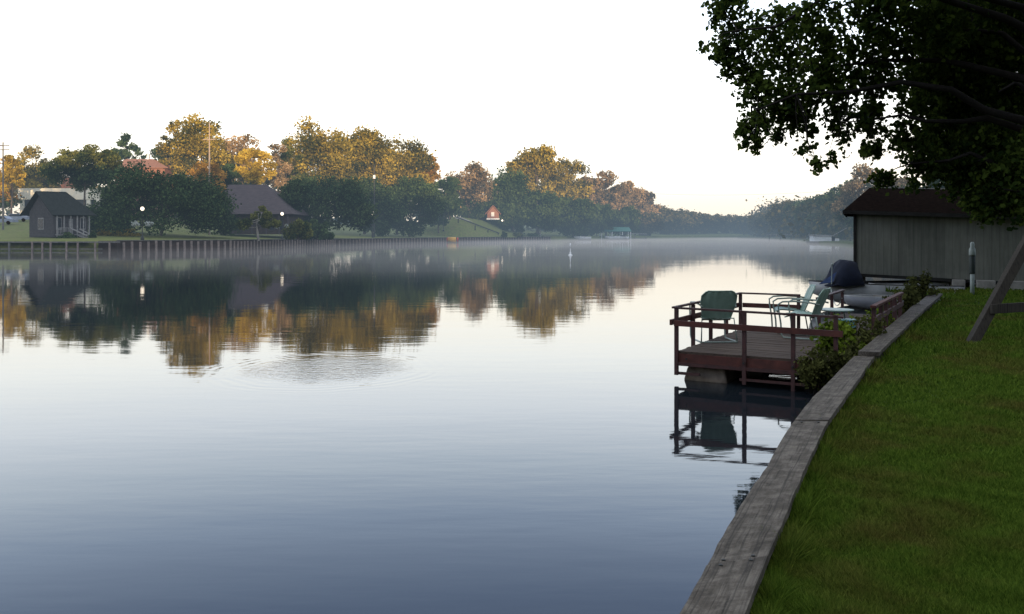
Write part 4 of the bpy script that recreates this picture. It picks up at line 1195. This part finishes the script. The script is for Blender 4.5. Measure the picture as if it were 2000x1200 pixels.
# ------------------------------------------------------------------ far bank: bulkheads, landing
def poly_between(poly, p0, p1):
    """points of the polyline between two image columns"""
    pts = resample(poly, .25)
    f = lambda p: CX + p[0] / p[1] * FOC
    return [p for p in pts if p0 <= f(p) <= p1 and p[1] > 100]
def far_bulkhead(p0, p1, step, label, top=1.32, pw=.34):
    pts = poly_between(left_shore, p0, p1)
    r = empty('bulkhead', (*pts[0], 0), label, 'retaining wall')
    mb = MB()
    for a, b in zip(pts[:-8:8], pts[8::8]): mb.beam((a[0], a[1] - .12, top / 2 - .1), (b[0], b[1] - .12, top / 2 - .1), .12, top + .2)
    mb.build('wall_board', M['sheet'], r)
    mb = MB()
    for a, b in zip(pts[:-8:8], pts[8::8]): mb.beam((a[0], a[1] - .1, top + .04), (b[0], b[1] - .1, top + .04), .5, .1)
    mb.build('cap_board', M['dockwood'], r)
    acc = 0; last = pts[0]; k = 0
    for q in pts[1:]:
        acc += math.hypot(q[0] - last[0], q[1] - last[1]); last = q
        if acc >= step and k < 98:
            acc = 0; k += 1
            mb = MB(); mb.tube([(q[0], q[1] - .36, -.5), (q[0] + random.uniform(-.03, .03), q[1] - .36, top + random.uniform(-.25, .0))], pw / 2, 7); mb.build('pile', M['pile'], r)
    return r
far_bulkhead(225, 655, .98, 'long reddish timber bulkhead with closely spaced piles below the big dark oak')
far_bulkhead(655, 1075, 1.75, 'lower hazier bulkhead below the waterside lawn right of the close piled one', 1.25, .4)
ld = empty('landing', (*G(110, 489, 0), 0), 'dark low landing stage with pale posts at the far left water edge', 'landing stage')
yl = 115.4
mb = MB(); a = P(-40, yl, 1.15); b = P(228, yl, 1.15); mb.beam(a, b, 2.0, .16); mb.build('deck_boards', M['dockwood'], ld)
mb = MB(); a = P(-40, yl - .9, .25); b = P(200, yl - .9, .25); mb.beam(a, b, .12, .12); mb.build('waler', M['dockwood'], ld)
mb = MB(); mb.beam(P(-60, 117, .55), P(230, 117, .55), .2, 1.5); mb.build('dark_backing', M['sheet'], ld)  # dark wall added behind the posts to darken under the landing
for px in (-20, 18, 63, 83, 99, 130, 152, 186, 214):
    mb = MB(); q = P(px, yl - 1.05, 0); mb.box((q.x, q.y, .35), (.2, .2, 1.7)); mb.build('post', M['dockwood'] if px < 60 else M['pile'], ld)

# ------------------------------------------------------------------ cabin at left
def cabin():
    Y = 124.0; c = P(104, Y, 0); gz = 1.75
    r = empty('cabin', (c.x, c.y, gz), 'grey weathered gabled cabin with pale porch at the far left', 'cabin')
    a = R(-40)                                        # the corner points at us; gable end on the left
    ex = Vector((math.cos(a), math.sin(a), 0)); ey = Vector((-ex.y, ex.x, 0))
    def K(u, v, z): return c + ex * u + ey * v + Vector((0, 0, z))
    # gable end runs along -ey... corner at origin, gable wall to the left, long wall to the right
    gl = Vector((-math.cos(R(28)), math.sin(R(28)), 0)); gr = Vector((math.sin(R(28)), math.cos(R(28)), 0))
    gl = Vector((-.93, .37, 0)).normalized(); gr = Vector((.80, .60, 0)).normalized()
    gw, gd, hz, hp = 4.7, 4.5, Z_at(414, Y), Z_at(374, Y + 1)
    def Q(a_, b_, z): return c + gl * a_ + gr * b_ + Vector((0, 0, z))
    mb = MB()
    mb.face([Q(0, 0, gz), Q(gw, 0, gz), Q(gw, 0, hz), Q(gw / 2, 0, hp - .15), Q(0, 0, hz)])
    mb.face([Q(gw, 0, gz), Q(gw, gd, gz), Q(gw, gd, hz), Q(gw, 0, hz)])
    mb.face([Q(gw, gd, gz), Q(0, gd, gz), Q(0, gd, hz), Q(gw, gd, hz)])
    mb.face([Q(0, gd, gz), Q(0, 0, gz), Q(0, 0, hz), Q(0, gd, hz)])
    for k in range(9):
        z = gz + .45 * k + .2
        if z < hz: mb.beam(Q(.05, -.03, z), Q(gw - .05, -.03, z), .04, .05)
    mb.build('wall', M['weathered'], r)
    mb = MB(); o_ = .9
    slab(mb, [Q(-o_, -.7, hz - .45), Q(gw / 2, -.7, hp), Q(gw / 2, gd - 1.3, hp), Q(-o_, gd + .6, hz - .45)], -.14)
    slab(mb, [Q(gw / 2, -.7, hp + .01), Q(gw + o_, -.7, hz - .45), Q(gw + o_, gd + .6, hz - .45), Q(gw / 2, gd - 1.3, hp + .01)], -.14)
    slab(mb, [Q(-o_, gd + .61, hz - .45), Q(gw / 2 - .02, gd - 1.29, hp), Q(gw / 2 + .02, gd - 1.29, hp), Q(gw + o_, gd + .61, hz - .45)], -.14)
    mb.build('roof', M['shingle'], r)
    w_ = MB(); q = Q(gw * .5, -.06, 3.6); w_.beam(Q(gw * .38, -.05, 3.7), Q(gw * .62, -.05, 3.7), .05, 1.7); wo = w_.build('window', M['whitewood'], r)
    for k_ in (0, 1):
        pn = MB(); pn.beam(Q(gw * (.40 + .11 * k_), -.09, 3.7), Q(gw * (.49 + .11 * k_), -.09, 3.7), .04, 1.4); pn.build('pane', M['glassdark'], wo)
    # porch wall: pale posts, two windows and a door on the long side
    for t in (.04, .24, .43, .62, .80, .97):
        mb = MB(); mb.beam(Q(-.5, gd * t, gz - .1), Q(-.5, gd * t, hz - .25), .14, .14, up=(1, 0, 0)); mb.build('porch_post', M['whitewood'], r)
    mb = MB(); mb.beam(Q(-.5, 0, gz + .35), Q(-.5, gd, gz + .35), .9, .12); mb.build('porch_floor', M['whitewood'], r)
    for t in (.15, .85):
        mb = MB(); mb.beam(Q(-.04, gd * (t - .08), 3.75), Q(-.04, gd * (t + .08), 3.75), .05, 1.8); wo = mb.build('window', M['whitewood'], r)
        mb = MB(); mb.beam(Q(-.08, gd * (t - .06), 3.75), Q(-.08, gd * (t + .06), 3.75), .04, 1.5); mb.build('pane', M['glassdark'], wo)
    mb = MB(); mb.beam(Q(-.04, gd * .44, 3.2), Q(-.04, gd * .56, 3.2), .05, 2.4); mb.build('door', M['whitewood'], r)
    mb = MB()
    mb.beam(Q(-.9, .1, gz + 1.35), Q(-.9, gd * .35, gz + 1.35), .07, .07)
    mb.beam(Q(-.9, gd * .35, gz + 1.35), Q(-2.4, gd * .62, gz + .2), .16, .16); mb.beam(Q(-.9, gd * .62, gz + 1.2), Q(-2.4, gd * .85, gz + .1), .12, .12)
    for t in np.linspace(.1, gd * .35, 8): mb.beam(Q(-.9, t, gz + .5), Q(-.9, t, gz + 1.35), .05, .05, up=(1, 0, 0))
    mb.build('stair_rail', M['whitewood'], r)
    for k_ in range(4):
        mb = MB(); mb.beam(Q(-1.1 - .35 * k_, gd * .48, gz + .35 - .12 * k_), Q(-1.1 - .35 * k_, gd * .68, gz + .35 - .12 * k_), .35, .08); mb.build('step', M['whitewood'], r)
cabin()

# hipped roof house
def hip_house():
    Y = 150.0; gz = 2.2
    xl, xr = X_at(415, Y), X_at(572, Y)
    r = empty('hipped_roof_house', ((xl + xr) / 2, Y, gz), 'low house under a large purple grey hipped shingle roof', 'house')
    ze_, zt_ = Z_at(418, Y), Z_at(361, Y + 7)
    D_ = 14
    mb = MB(); mb.box(((xl + xr) / 2 - .2, Y + D_ / 2 + .6, (gz + ze_) / 2), (xr - xl - 2, D_ - 1.4, ze_ - gz + .1)); mb.build('wall', M['sheet'], r)
    mb = MB(); rl, rr = X_at(447, Y + 7), X_at(521, Y + 7); c_ = Y + D_ / 2
    slab(mb, [(xl, Y, ze_), (xr, Y, ze_), (rr, c_, zt_), (rl, c_, zt_)], .15)
    slab(mb, [(xr, Y + D_, ze_), (xl, Y + D_, ze_), (rl, c_, zt_), (rr, c_, zt_)], .15)
    slab(mb, [(xr, Y, ze_), (xr, Y + D_, ze_), (rr + .01, c_ + .05, zt_), (rr + .01, c_ - .05, zt_)], .15)
    slab(mb, [(xl, Y + D_, ze_), (xl, Y, ze_), (rl - .01, c_ - .05, zt_), (rl - .01, c_ + .05, zt_)], .15)
    mb.build('roof', M['shingle_purple'], r)
    for px in (445, 462, 480, 530, 548):
        mb = MB(); q = P(px, Y + 1.28, 3.7); mb.box(q, (1.1, .08, 1.7)); wo = mb.build('window', M['weathered'], r)
        mb = MB(); mb.box(q + Vector((0, -.05, 0)), (.86, .06, 1.45)); mb.build('pane', M['glassdark'], wo)
    for px in (430, 455, 492, 520, 545, 562):
        mb = MB(); q = P(px, Y + .5, 0); mb.box((q.x, q.y, (gz + ze_) / 2 - .1), (.22, .22, ze_ - gz - .1)); mb.build('porch_post', M['shingle_purple'], r)
hip_house()

# cream flat building with openings, brick building, terracotta roof
Y = 172; gz = ground_left(X_at(100, Y), Y) - .5
r = empty('flat_building', (X_at(110, Y), Y, gz), 'long low cream building behind the cabin and the spreading tree', 'building')
zt_ = Z_at(368, Y); zb_ = Z_at(390, Y)
mb = MB(); mb.box((X_at(112, Y), Y + 4, (zt_ + zb_) / 2), (X_at(192, Y) - X_at(38, Y), 8, zt_ - zb_)); mb.build('fascia', M['cream'], r)
mb = MB(); mb.box((X_at(112, Y), Y + 4.3, (gz + zb_) / 2), (X_at(190, Y) - X_at(40, Y), 7, zb_ - gz)); mb.build('wall', M['glassdark'], r)
for px in (42, 70, 99, 128, 172, 190):
    mb = MB(); mb.box((X_at(px, Y), Y + .3, (gz + zb_) / 2), (.7, .5, zb_ - gz)); mb.build('column', M['cream'], r)
Y = 182; gz = ground_left(X_at(90, Y), Y)
r = empty('brick_building', (X_at(88, Y), Y, gz), 'sunlit orange brick building with white cupola at far left', 'building')
zt_ = Z_at(345, Y)
mb = MB(); mb.box((X_at(88, Y), Y + 5, (gz + zt_) / 2), (X_at(122, Y) - X_at(56, Y), 8, zt_ - gz)); mb.build('wall', M['brick'], r)
mb = MB(); mb.box((X_at(82, Y), Y + 5, zt_ + .2), (X_at(124, Y) - X_at(58, Y) + .6, 8.8, .5)); mb.build('cornice', M['white_far'], r)
mb = MB(); q = P(81, Y + 1.5, 0); mb.box((q.x, q.y, zt_ + 1.0), (1.9, 1.9, 1.5)); mb.lathe((q.x, q.y, zt_ + 1.7), [(1.3, 0), (1.2, .4), (.6, 1.0), (.15, 1.6)], 12); mb.build('cupola', M['white_far'], r)
for px in (66, 76, 92, 101, 111):
    mb = MB(); mb.box((X_at(px, Y), Y + .97, Z_at(356, Y)), (.55, .1, 1.1)); wo = mb.build('window', M['white_far'], r)
    mb = MB(); mb.box((X_at(px, Y), Y + .92, Z_at(356, Y)), (.4, .06, .9)); mb.build('pane', M['glassdark'], wo)
Y = 190; gz = ground_left(X_at(285, Y), Y)
r = empty('tiled_roof_house', (X_at(285, Y), Y, gz), 'house whose orange tiled roof shows above the huge dark oak', 'house')
mb = MB(); xl, xr = X_at(238, Y), X_at(334, Y); zt_ = Z_at(311, Y); ze_ = Z_at(330, Y)
slab(mb, [(xl - 1, Y - 4, ze_), (xr + 1, Y - 4, ze_), (xr - 4, Y, zt_), (xl + 1, Y, zt_)], .2)
slab(mb, [(xr + 1, Y + 4, ze_), (xl - 1, Y + 4, ze_), (xl + 1, Y, zt_), (xr - 4, Y, zt_)], .2)
mb.build('roof', M['terracotta'], r)
mb = MB(); mb.box(((xl + xr) / 2, Y, (gz + ze_) / 2), (xr - xl, 7, ze_ - gz + .2)); mb.build('wall', M['brick'], r)
mb = MB(); q = P(290, Y, zt_); mb.box(q + Vector((0, 0, .5)), (.5, .5, 1.2)); mb.build('chimney', M['white_far'], r)

# parked car / vans far left
def far_car(px, Y, label, lenm=4.4):
    x = X_at(px, Y); gz = ground_left(x, Y)
    r = empty('parked_car', (x, Y, gz), label, 'car', 'cars parked behind the cabin')
    prof = [(-.5, .35), (-.5, .85), (-.36, .95), (-.24, 1.42), (.14, 1.45), (.28, .98), (.48, .88), (.5, .4)]
    mb = MB(); n = len(prof)
    vs = [(x + a * lenm, Y - .85, gz + b) for a, b in prof] + [(x + a * lenm, Y + .85, gz + b) for a, b in prof]
    mb.raw(vs, [tuple(range(n)), tuple(range(2 * n - 1, n - 1, -1))] + [(i, n + i, n + (i + 1) % n, (i + 1) % n) for i in range(n)])
    mb.build('body', M['car_grey'], r)
    mb = MB(); mb.raw([(x - .33 * lenm, Y - .87, gz + .95), (x + .24 * lenm, Y - .87, gz + .97), (x + .13 * lenm, Y - .87, gz + 1.36), (x - .23 * lenm, Y - .87, gz + 1.34)], [(0, 1, 2, 3)]); mb.build('side_window', M['glassdark'], r)
    for sx_ in (-.31, .31):
        mb = MB(); mb.tube([(x + sx_ * lenm, Y - .9, gz + .32), (x + sx_ * lenm, Y - .68, gz + .32)], .32, 12); mb.build('wheel', M['black'], r)
far_car(6, 150, 'grey-blue car parked at the left edge behind the cabin')
far_car(36, 158, 'grey-blue car parked between the cabin roof and the left edge car')

# lamps with globe and hanging flower baskets
def lamp(px, Y, globe_py, label, baskets=True, gz=None):
    x = X_at(px, Y); gz = ground_left(x, Y) if gz is None else gz
    zt_ = Z_at(globe_py, Y)
    r = empty('street_lamp', (x, Y, gz), label, 'street lamp', 'globe lamps along the far bank')
    mb = MB(); mb.lathe((x, Y, gz), [(.25, -.1), (.25, .25), (.14, .45), (.07, .6), (.055, zt_ - gz - .45), (.12, zt_ - gz - .35), (.12, zt_ - gz - .28)], 10); mb.build('pole', M['metal_dark'], r, True)
    mb = MB(); mb.lathe((x, Y, zt_), [(.08, -.27), (.2, -.19), (.28, 0), (.2, .2), (.05, .28)], 14); mb.build('globe', M['glow'], r, True)
    if baskets:
        for s in (-1, 1):
            zc = gz + (zt_ - gz) * .48
            mb = MB(); mb.tube([(x, Y, zc + .7), (x + s * .5, Y, zc + .85), (x + s * .95, Y, zc + .55)], .03, 5); ar = mb.build('bracket', M['metal_dark'], r)
            c = np.array([x + s * .95, Y, zc + .15]) + rand_dirs(160) * rng.uniform(.3, 1, 160)[:, None] * np.array([.62, .5, .4])
            quads_mesh('flower_basket', cards(c, .22), 4, rng.uniform(0, 1, 160), M['flower'], r)
lamp(278, 122, 408, 'globe lamp with two flower baskets in front of the huge dark oak')
lamp(551, 146, 418, 'globe lamp in front of the brownish shrub below the hipped roof')
lamp(728, 193, 418, 'globe lamp in front of the dark oak under the golden trees', False)
lamp(866, 243, 404, 'pale globe lamp at the top of the sloping ramp', False, 3.0)
lamp(981, 268, 431, 'globe lamp at the foot of the sloping ramp', False)

# utility poles and wires
def upole(px, Y, top, label, arm, col_='pole_far'):
    x = X_at(px, Y); gz = ground_left(x, Y); zt_ = Z_at(top, Y)
    r = empty('utility_pole', (x, Y, gz), label, 'utility pole')
    mb = MB(); mb.tube([(x, Y, gz), (x, Y, zt_)], [.17, .10], 8); mb.build('pole', M[col_], r)
    for a in arm:
        mb = MB(); z = Z_at(a, Y); mb.box((x, Y - .15, z), (2.2, .12, .14)); mb.build('crossarm', M[col_], r)
    return x, zt_
upole(409, 152, 240, 'pale utility pole standing before the tallest golden tree', (273,))
upole(6, 140, 278, 'utility pole with two crossarms near the left edge', (285, 293), 'dockwood')
upole(731, 196, 322, 'thin pole with a small pale box below the golden trees', (), 'metal_dark')
mb = MB(); q = P(731, 195.7, Z_at(346, 196)); mb.box(q, (.5, .3, .8)); b_ = mb.build('transformer_box', M['white_far']); 
b_.parent = [o for o in bpy.data.objects if o.name.startswith('utility_pole')][-1]
b_.matrix_parent_inverse = Matrix.Translation(-b_.parent.location)
def wire(p, q, sag, label):
    mb = MB(); pts = [p.lerp(q, i / 16) - Vector((0, 0, sag * 4 * (i / 16) * (1 - i / 16))) for i in range(17)]
    mb.tube(pts, .03, 4); tag(mb.build('power_line', M['wire']), label, 'power line')
wire(P(6, 140, Z_at(284, 140)), P(-300, 120, Z_at(230, 120)), .6, 'wire running off to the left from the left utility pole')
wire(P(1180, 400, Z_at(372, 400)), P(1640, 330, Z_at(372, 330)), 2.0, 'thin power line crossing the river low in the sky')

# embankment, ramp and fence
def patchz(px, py, Y): return P(px, Y, Z_at(py, Y))
mb = MB()
em = [[patchz(790, 462, 240), patchz(850, 463, 246), patchz(900, 464, 248), patchz(950, 464, 256), patchz(985, 464, 266), patchz(1010, 464, 274)],
      [patchz(790, 456, 244), patchz(850, 448, 250), patchz(893, 436, 253), patchz(935, 446, 262), patchz(980, 460, 272), patchz(1010, 460, 280)],
      [patchz(790, 452, 250), patchz(850, 440, 256), patchz(890, 427, 259), patchz(938, 438, 268), patchz(985, 456, 278), patchz(1010, 457, 286)],
      [patchz(790, 445, 270), patchz(850, 436, 274), patchz(890, 423, 276), patchz(940, 430, 284), patchz(990, 450, 296), patchz(1010, 452, 300)]]
mb.raw([p for row in em for p in row], [(r_ * 6 + i, r_ * 6 + i + 1, r_ * 6 + 7 + i, r_ * 6 + 6 + i) for r_ in range(3) for i in range(5)])
tag(mb.build('embankment_ground', M['turf_far'], None, True), kind='structure')
mb = MB(); slab(mb, [patchz(888, 426, 258.5), patchz(976, 458, 275), patchz(985, 457, 279), patchz(896, 423, 262)], .15)
tag(mb.build('ramp_path', M['pathmat']), kind='structure')
for i_, (px_, Y_, t_, w_, lb_) in enumerate(((868, 252, 436, 26, 'rounded shrub at the left foot of the embankment'), (893, 257, 428, 14, 'small dark shrub under the upper end of the ramp fence'),
        (985, 266, 451, 18, 'small shrub at the foot of the ramp by the lamp'), (1012, 276, 452, 30, 'low shrub on the bank right of the ramp'), (1040, 290, 453, 24, 'low shrub under the pale trunks'))):
    bush('shrub', px_, Y_, t_, w_, 462, 'leaf_olive' if i_ % 2 else 'leaf_dark', lb_, n=500, seed=90 + i_, size=.5)
fr_ = empty('ramp_fence', patchz(975, 462, 272), 'dark railing sloping down the grassy embankment to the water edge', 'fence')
top_pts = [(888, 424), (918, 434), (945, 445), (972, 456)]
for (px, py), Y_ in zip([(895, 442), (928, 452), (953, 456), (973, 461)], (254, 259, 264, 270)):
    t_ = np.interp(px, [888, 918, 945, 973], [425, 437, 447, 455])
    mb = MB(); mb.beam(patchz(px, py + 8, Y_), patchz(px, t_, Y_), .3, .3, up=(1, 0, 0)); mb.build('post', M['metal_dark'], fr_)
mb = MB(); mb.beam(patchz(888, 423, 256), patchz(975, 456, 270), .2, .3); mb.build('handrail', M['metal_dark'], fr_)

# small buildings near the ramp
Y = 300
x = X_at(920, Y); r = empty('blue_grey_house', (x, Y, 4), 'small blue grey house with pale gable above the ramp', 'house')
mb = MB(); mb.box((x, Y + 3, Z_at(425, Y) - .5), (6.5, 6, 5.5)); mb.build('wall', M['weathered'], r)
mb = MB(); zt_ = Z_at(398, Y); ze_ = Z_at(411, Y)
slab(mb, [(x - 4.2, Y - .6, ze_), (x + 4.2, Y - .6, ze_), (x + 3.2, Y + 3, zt_), (x - 3.2, Y + 3, zt_)], .2); slab(mb, [(x + 4.2, Y + 6.6, ze_), (x - 4.2, Y + 6.6, ze_), (x - 3.2, Y + 3, zt_), (x + 3.2, Y + 3, zt_)], .2)
mb.build('roof', M['shingle'], r)
mb = MB(); mb.box((X_at(927, Y), Y - .1, Z_at(418, Y)), (1.1, .15, 2)); wo = mb.build('window', M['white_far'], r)
mb = MB(); mb.box((X_at(927, Y), Y - .2, Z_at(418, Y)), (.7, .1, 1.4)); mb.build('pane', M['glassdark'], wo)
Y = 285; x = X_at(963, Y); r = empty('brick_playhouse', (x, Y, 3), 'tiny brick gabled house with white trim beside the ramp lamp', 'playhouse')
ze_ = Z_at(417, Y); zt_ = Z_at(403, Y); zb_ = Z_at(428, Y)
mb = MB(); mb.raw([(x - 1.9, Y, zb_), (x + 1.9, Y, zb_), (x + 1.9, Y, ze_), (x, Y, zt_ - .1), (x - 1.9, Y, ze_), (x - 1.9, Y + 4, zb_), (x + 1.9, Y + 4, zb_), (x + 1.9, Y + 4, ze_), (x, Y + 4, zt_ - .1), (x - 1.9, Y + 4, ze_)],
              [(0, 1, 2, 3, 4), (9, 8, 7, 6, 5), (1, 6, 7, 2), (5, 0, 4, 9)]); mb.build('wall', M['terracotta'], r)
mb = MB(); slab(mb, [(x - 2.5, Y - .5, ze_ - .4), (x, Y - .5, zt_ + .1), (x, Y + 4.3, zt_ + .1), (x - 2.5, Y + 4.3, ze_ - .4)], -.2); slab(mb, [(x, Y - .5, zt_ + .11), (x + 2.5, Y - .5, ze_ - .4), (x + 2.5, Y + 4.3, ze_ - .4), (x, Y + 4.3, zt_ + .11)], -.2)
mb.build('roof', M['brick'], r)
mb = MB(); mb.box((x - .1, Y - .1, Z_at(419, Y)), (1.0, .1, 1.4)); mb.build('window', M['white_far'], r)
mb = MB(); mb.box((x, Y - .2, zb_), (4.2, .6, .5)); mb.build('step', M['white_far'], r)

# yellow float, boats and sheds along the far water edge
Y = 226; x = X_at(884, Y)
r = empty('float_ring', (x, Y, .2), 'yellow and red float at the water edge below the embankment', 'float')
mb = MB(); mb.tube([(x - 1.2, Y, .65), (x + .9, Y, .65)], .75, 14); mb.build('body', M['yellow_float'], r, True)
for s in (-1.5, 1.15):
    mb = MB(); mb.tube([(x + s, Y, .62), (x + s + .32, Y, .62)], .66, 12); mb.build('end_cap', M['red_float'], r, True)
def small_boat(px, Y, label, Lb=5.5, mat='white_far', cabin_=True, ang=3.0):
    x = X_at(px, Y); c = Vector((x, Y, .1)); r = empty('moored_boat', c, label, 'boat', 'boats moored along the far shore')
    hull(c, Lb, 1.9, 1.1, ang, 'hull', M[mat], r, .4)
    if cabin_:
        mb = MB(); mb.box(c + Vector((.3, 0, 1.25)), (Lb * .3, 1.4, .8)); mb.build('windscreen', M['glassdark'], r)
small_boat(1138, 310, 'small white boat moored left of the green roofed shed', 6.0, ang=3.1)
small_boat(1196, 334, 'white boat under the left half of the green roofed shed', 6.0, cabin_=False)
small_boat(1214, 334, 'white boat under the right half of the green roofed shed', 5.5, ang=2.6)
Y = 338; x = X_at(1204, Y)
r = empty('boat_shed', (x, Y, 0), 'open boat shed with a green metal roof on the misty far shore', 'boat shed')
mb = MB(); ze_, zt_ = Z_at(452, Y), Z_at(446, Y)
slab(mb, [(x - 6.5, Y - 3, ze_), (x + 5.5, Y - 3, ze_), (x + 5, Y + 1, zt_ + .4), (x - 6, Y + 1, zt_ + .4)], .2); slab(mb, [(x + 5.5, Y + 5, ze_), (x - 6.5, Y + 5, ze_), (x - 6, Y + 1, zt_ + .4), (x + 5, Y + 1, zt_ + .4)], .2)
mb.build('roof', M['green_roof'], r)
for dx in (-6, -2, 2, 5.2):
    for dy in (-2.6, 4.6):
        mb = MB(); mb.box((x + dx, Y + dy, ze_ / 2 - .3), (.3, .3, ze_ + .4)); mb.build('post', M['white_far'], r)
Y = 345; x = X_at(1228, Y); r = empty('jetty', (x, Y, 0), 'low pale roofed jetty right of the green shed', 'jetty')
mb = MB(); slab(mb, [(x - 2, Y - 2, 2.6), (x + 7, Y - 2, 2.2), (x + 7, Y + 2, 2.3), (x - 2, Y + 2, 2.7)], .2); mb.build('roof', M['whitewood'], r)
mb = MB(); mb.box((x + 2.5, Y, .5), (9, 3, .3)); mb.build('deck_boards', M['dockwood'], r)
for dx in (-1.8, 2, 6.5):
    mb = MB(); mb.box((x + dx, Y - 1.8, 1.1), (.25, .25, 2.6)); mb.build('post', M['dockwood'], r)
# white houseboat, right shore
Y = 203; x = X_at(1612, Y); r = empty('houseboat', (x, Y, 0), 'white houseboat moored below the trees of the right shore', 'houseboat')
mb = MB(); mb.box((x, Y + 1.5, .25), (6.6, 3.4, .5)); mb.build('hull', M['dockwood'], r)
mb = MB(); mb.box((x - .6, Y + 1.5, 1.15), (4.2, 2.8, 1.4)); mb.build('cabin', M['white_far'], r)
mb = MB(); slab(mb, [(x - 3, Y - .3, 1.95), (x + 1.9, Y - .3, 1.85), (x + 1.9, Y + 3.3, 1.95), (x - 3, Y + 3.3, 2.05)], .15); mb.build('roof', M['whitewood'], r)
mb = MB(); mb.box((x + 1.9, Y + .9, 1.0), (.8, 1.5, 1.1)); mb.build('door', M['glassdark'], r)
mb = MB(); mb.box((x + 2.8, Y + .9, .8), (1.0, 1.5, .7)); mb.build('engine_box', M['white_far'], r)
mb = MB(); mb.beam((x + 2.2, Y + 1, 1.8), (x + 6.5, Y + 4, 3.6), .15, .15); mb.build('gangway', M['whitewood'], r)
Y = 300; x = X_at(1535, Y); r = empty('jetty', (x, Y, 0), 'faint pale jetty in haze left of the white houseboat', 'jetty')
mb = MB(); mb.box((x, Y, 1.9), (13, 2, .25)); mb.build('roof', M['whitewood'], r)
for dx in (-6, -2, 2, 6):
    mb = MB(); mb.box((x + dx, Y - .8, .8), (.25, .25, 2.2)); mb.build('post', M['dockwood'], r)
# low mist lying on the water
def mist(name, x0, x1, y0, y1, ztop, dens, label):
    mm = Mat('river_mist')
    v_ = mm.coord((.022, .05, .0), which='World')
    nz = mm.noise(v_, 1.0, 4, .6, .4)
    d_ = mm.math('MULTIPLY', mm.ramp(nz, [(.30, (.12, .12, .12)), (.72, (1, 1, 1))]), dens)
    pz = mm.n('ShaderNodeSeparateXYZ'); mm.l(mm.n('ShaderNodeNewGeometry').outputs['Position'], pz.inputs[0])
    fz = mm.math('SUBTRACT', 1.0, mm.math('DIVIDE', pz.outputs[2], ztop), True)
    d_ = mm.math('MULTIPLY', d_, mm.math('MULTIPLY', fz, fz))
    fx = mm.math('ADD', mm.math('MULTIPLY', mm.math('DIVIDE', mm.math('ADD', pz.outputs[0], 55.0), 60.0, True), .88), .12)
    d_ = mm.math('MULTIPLY', d_, fx)
    ab = mm.n('ShaderNodeVolumeAbsorption'); ab.inputs['Color'].default_value = (0, 0, 0, 1); mm.l(d_, ab.inputs['Density'])
    em_ = mm.n('ShaderNodeEmission'); em_.inputs[0].default_value = (.47, .49, .53, 1); mm.l(d_, em_.inputs[1])  # emission paints the mist's brightness in place of scattered light
    a_ = mm.n('ShaderNodeAddShader'); mm.l(ab.outputs[0], a_.inputs[0]); mm.l(em_.outputs[0], a_.inputs[1])
    mm.l(a_.outputs[0], mm.out.inputs['Volume'])
    mm.m.cycles.volume_step_rate = .5
    mb = MB(); mb.box(((x0 + x1) / 2, (y0 + y1) / 2, ztop / 2 + .02), (x1 - x0, y1 - y0, ztop))
    o = mb.build(name, mm.m); tag(o, label, 'mist', kind='stuff')
mist('mist', -230, 190, 46, 112, .75, .027, 'thin wisps of morning mist on the near middle of the river')
mist('mist', -60, 190, 112.1, 470, 1.1, .020, 'pale morning mist lying on the far water')

# marker buoy in the mist
q = G(1114, 499, 0); r = empty('marker_buoy', (*q, 0), 'slim white marker buoy standing in the mist on the water', 'buoy')
mb = MB(); mb.lathe((*q, -.2), [(.09, 0), (.09, .5), (.05, .55), (.04, 1.1), (.07, 1.15), (.07, 1.4), (.02, 1.45)], 12); mb.build('pole', M['white_far'], r, True)
mb = MB(); mb.lathe((*q, 0), [(.2, -.1), (.22, .05), (.12, .12)], 12); mb.build('collar', M['white_far'], r, True)
print('objects', len(bpy.data.objects), 'polys', sum(len(m_.polygons) for m_ in bpy.data.meshes))
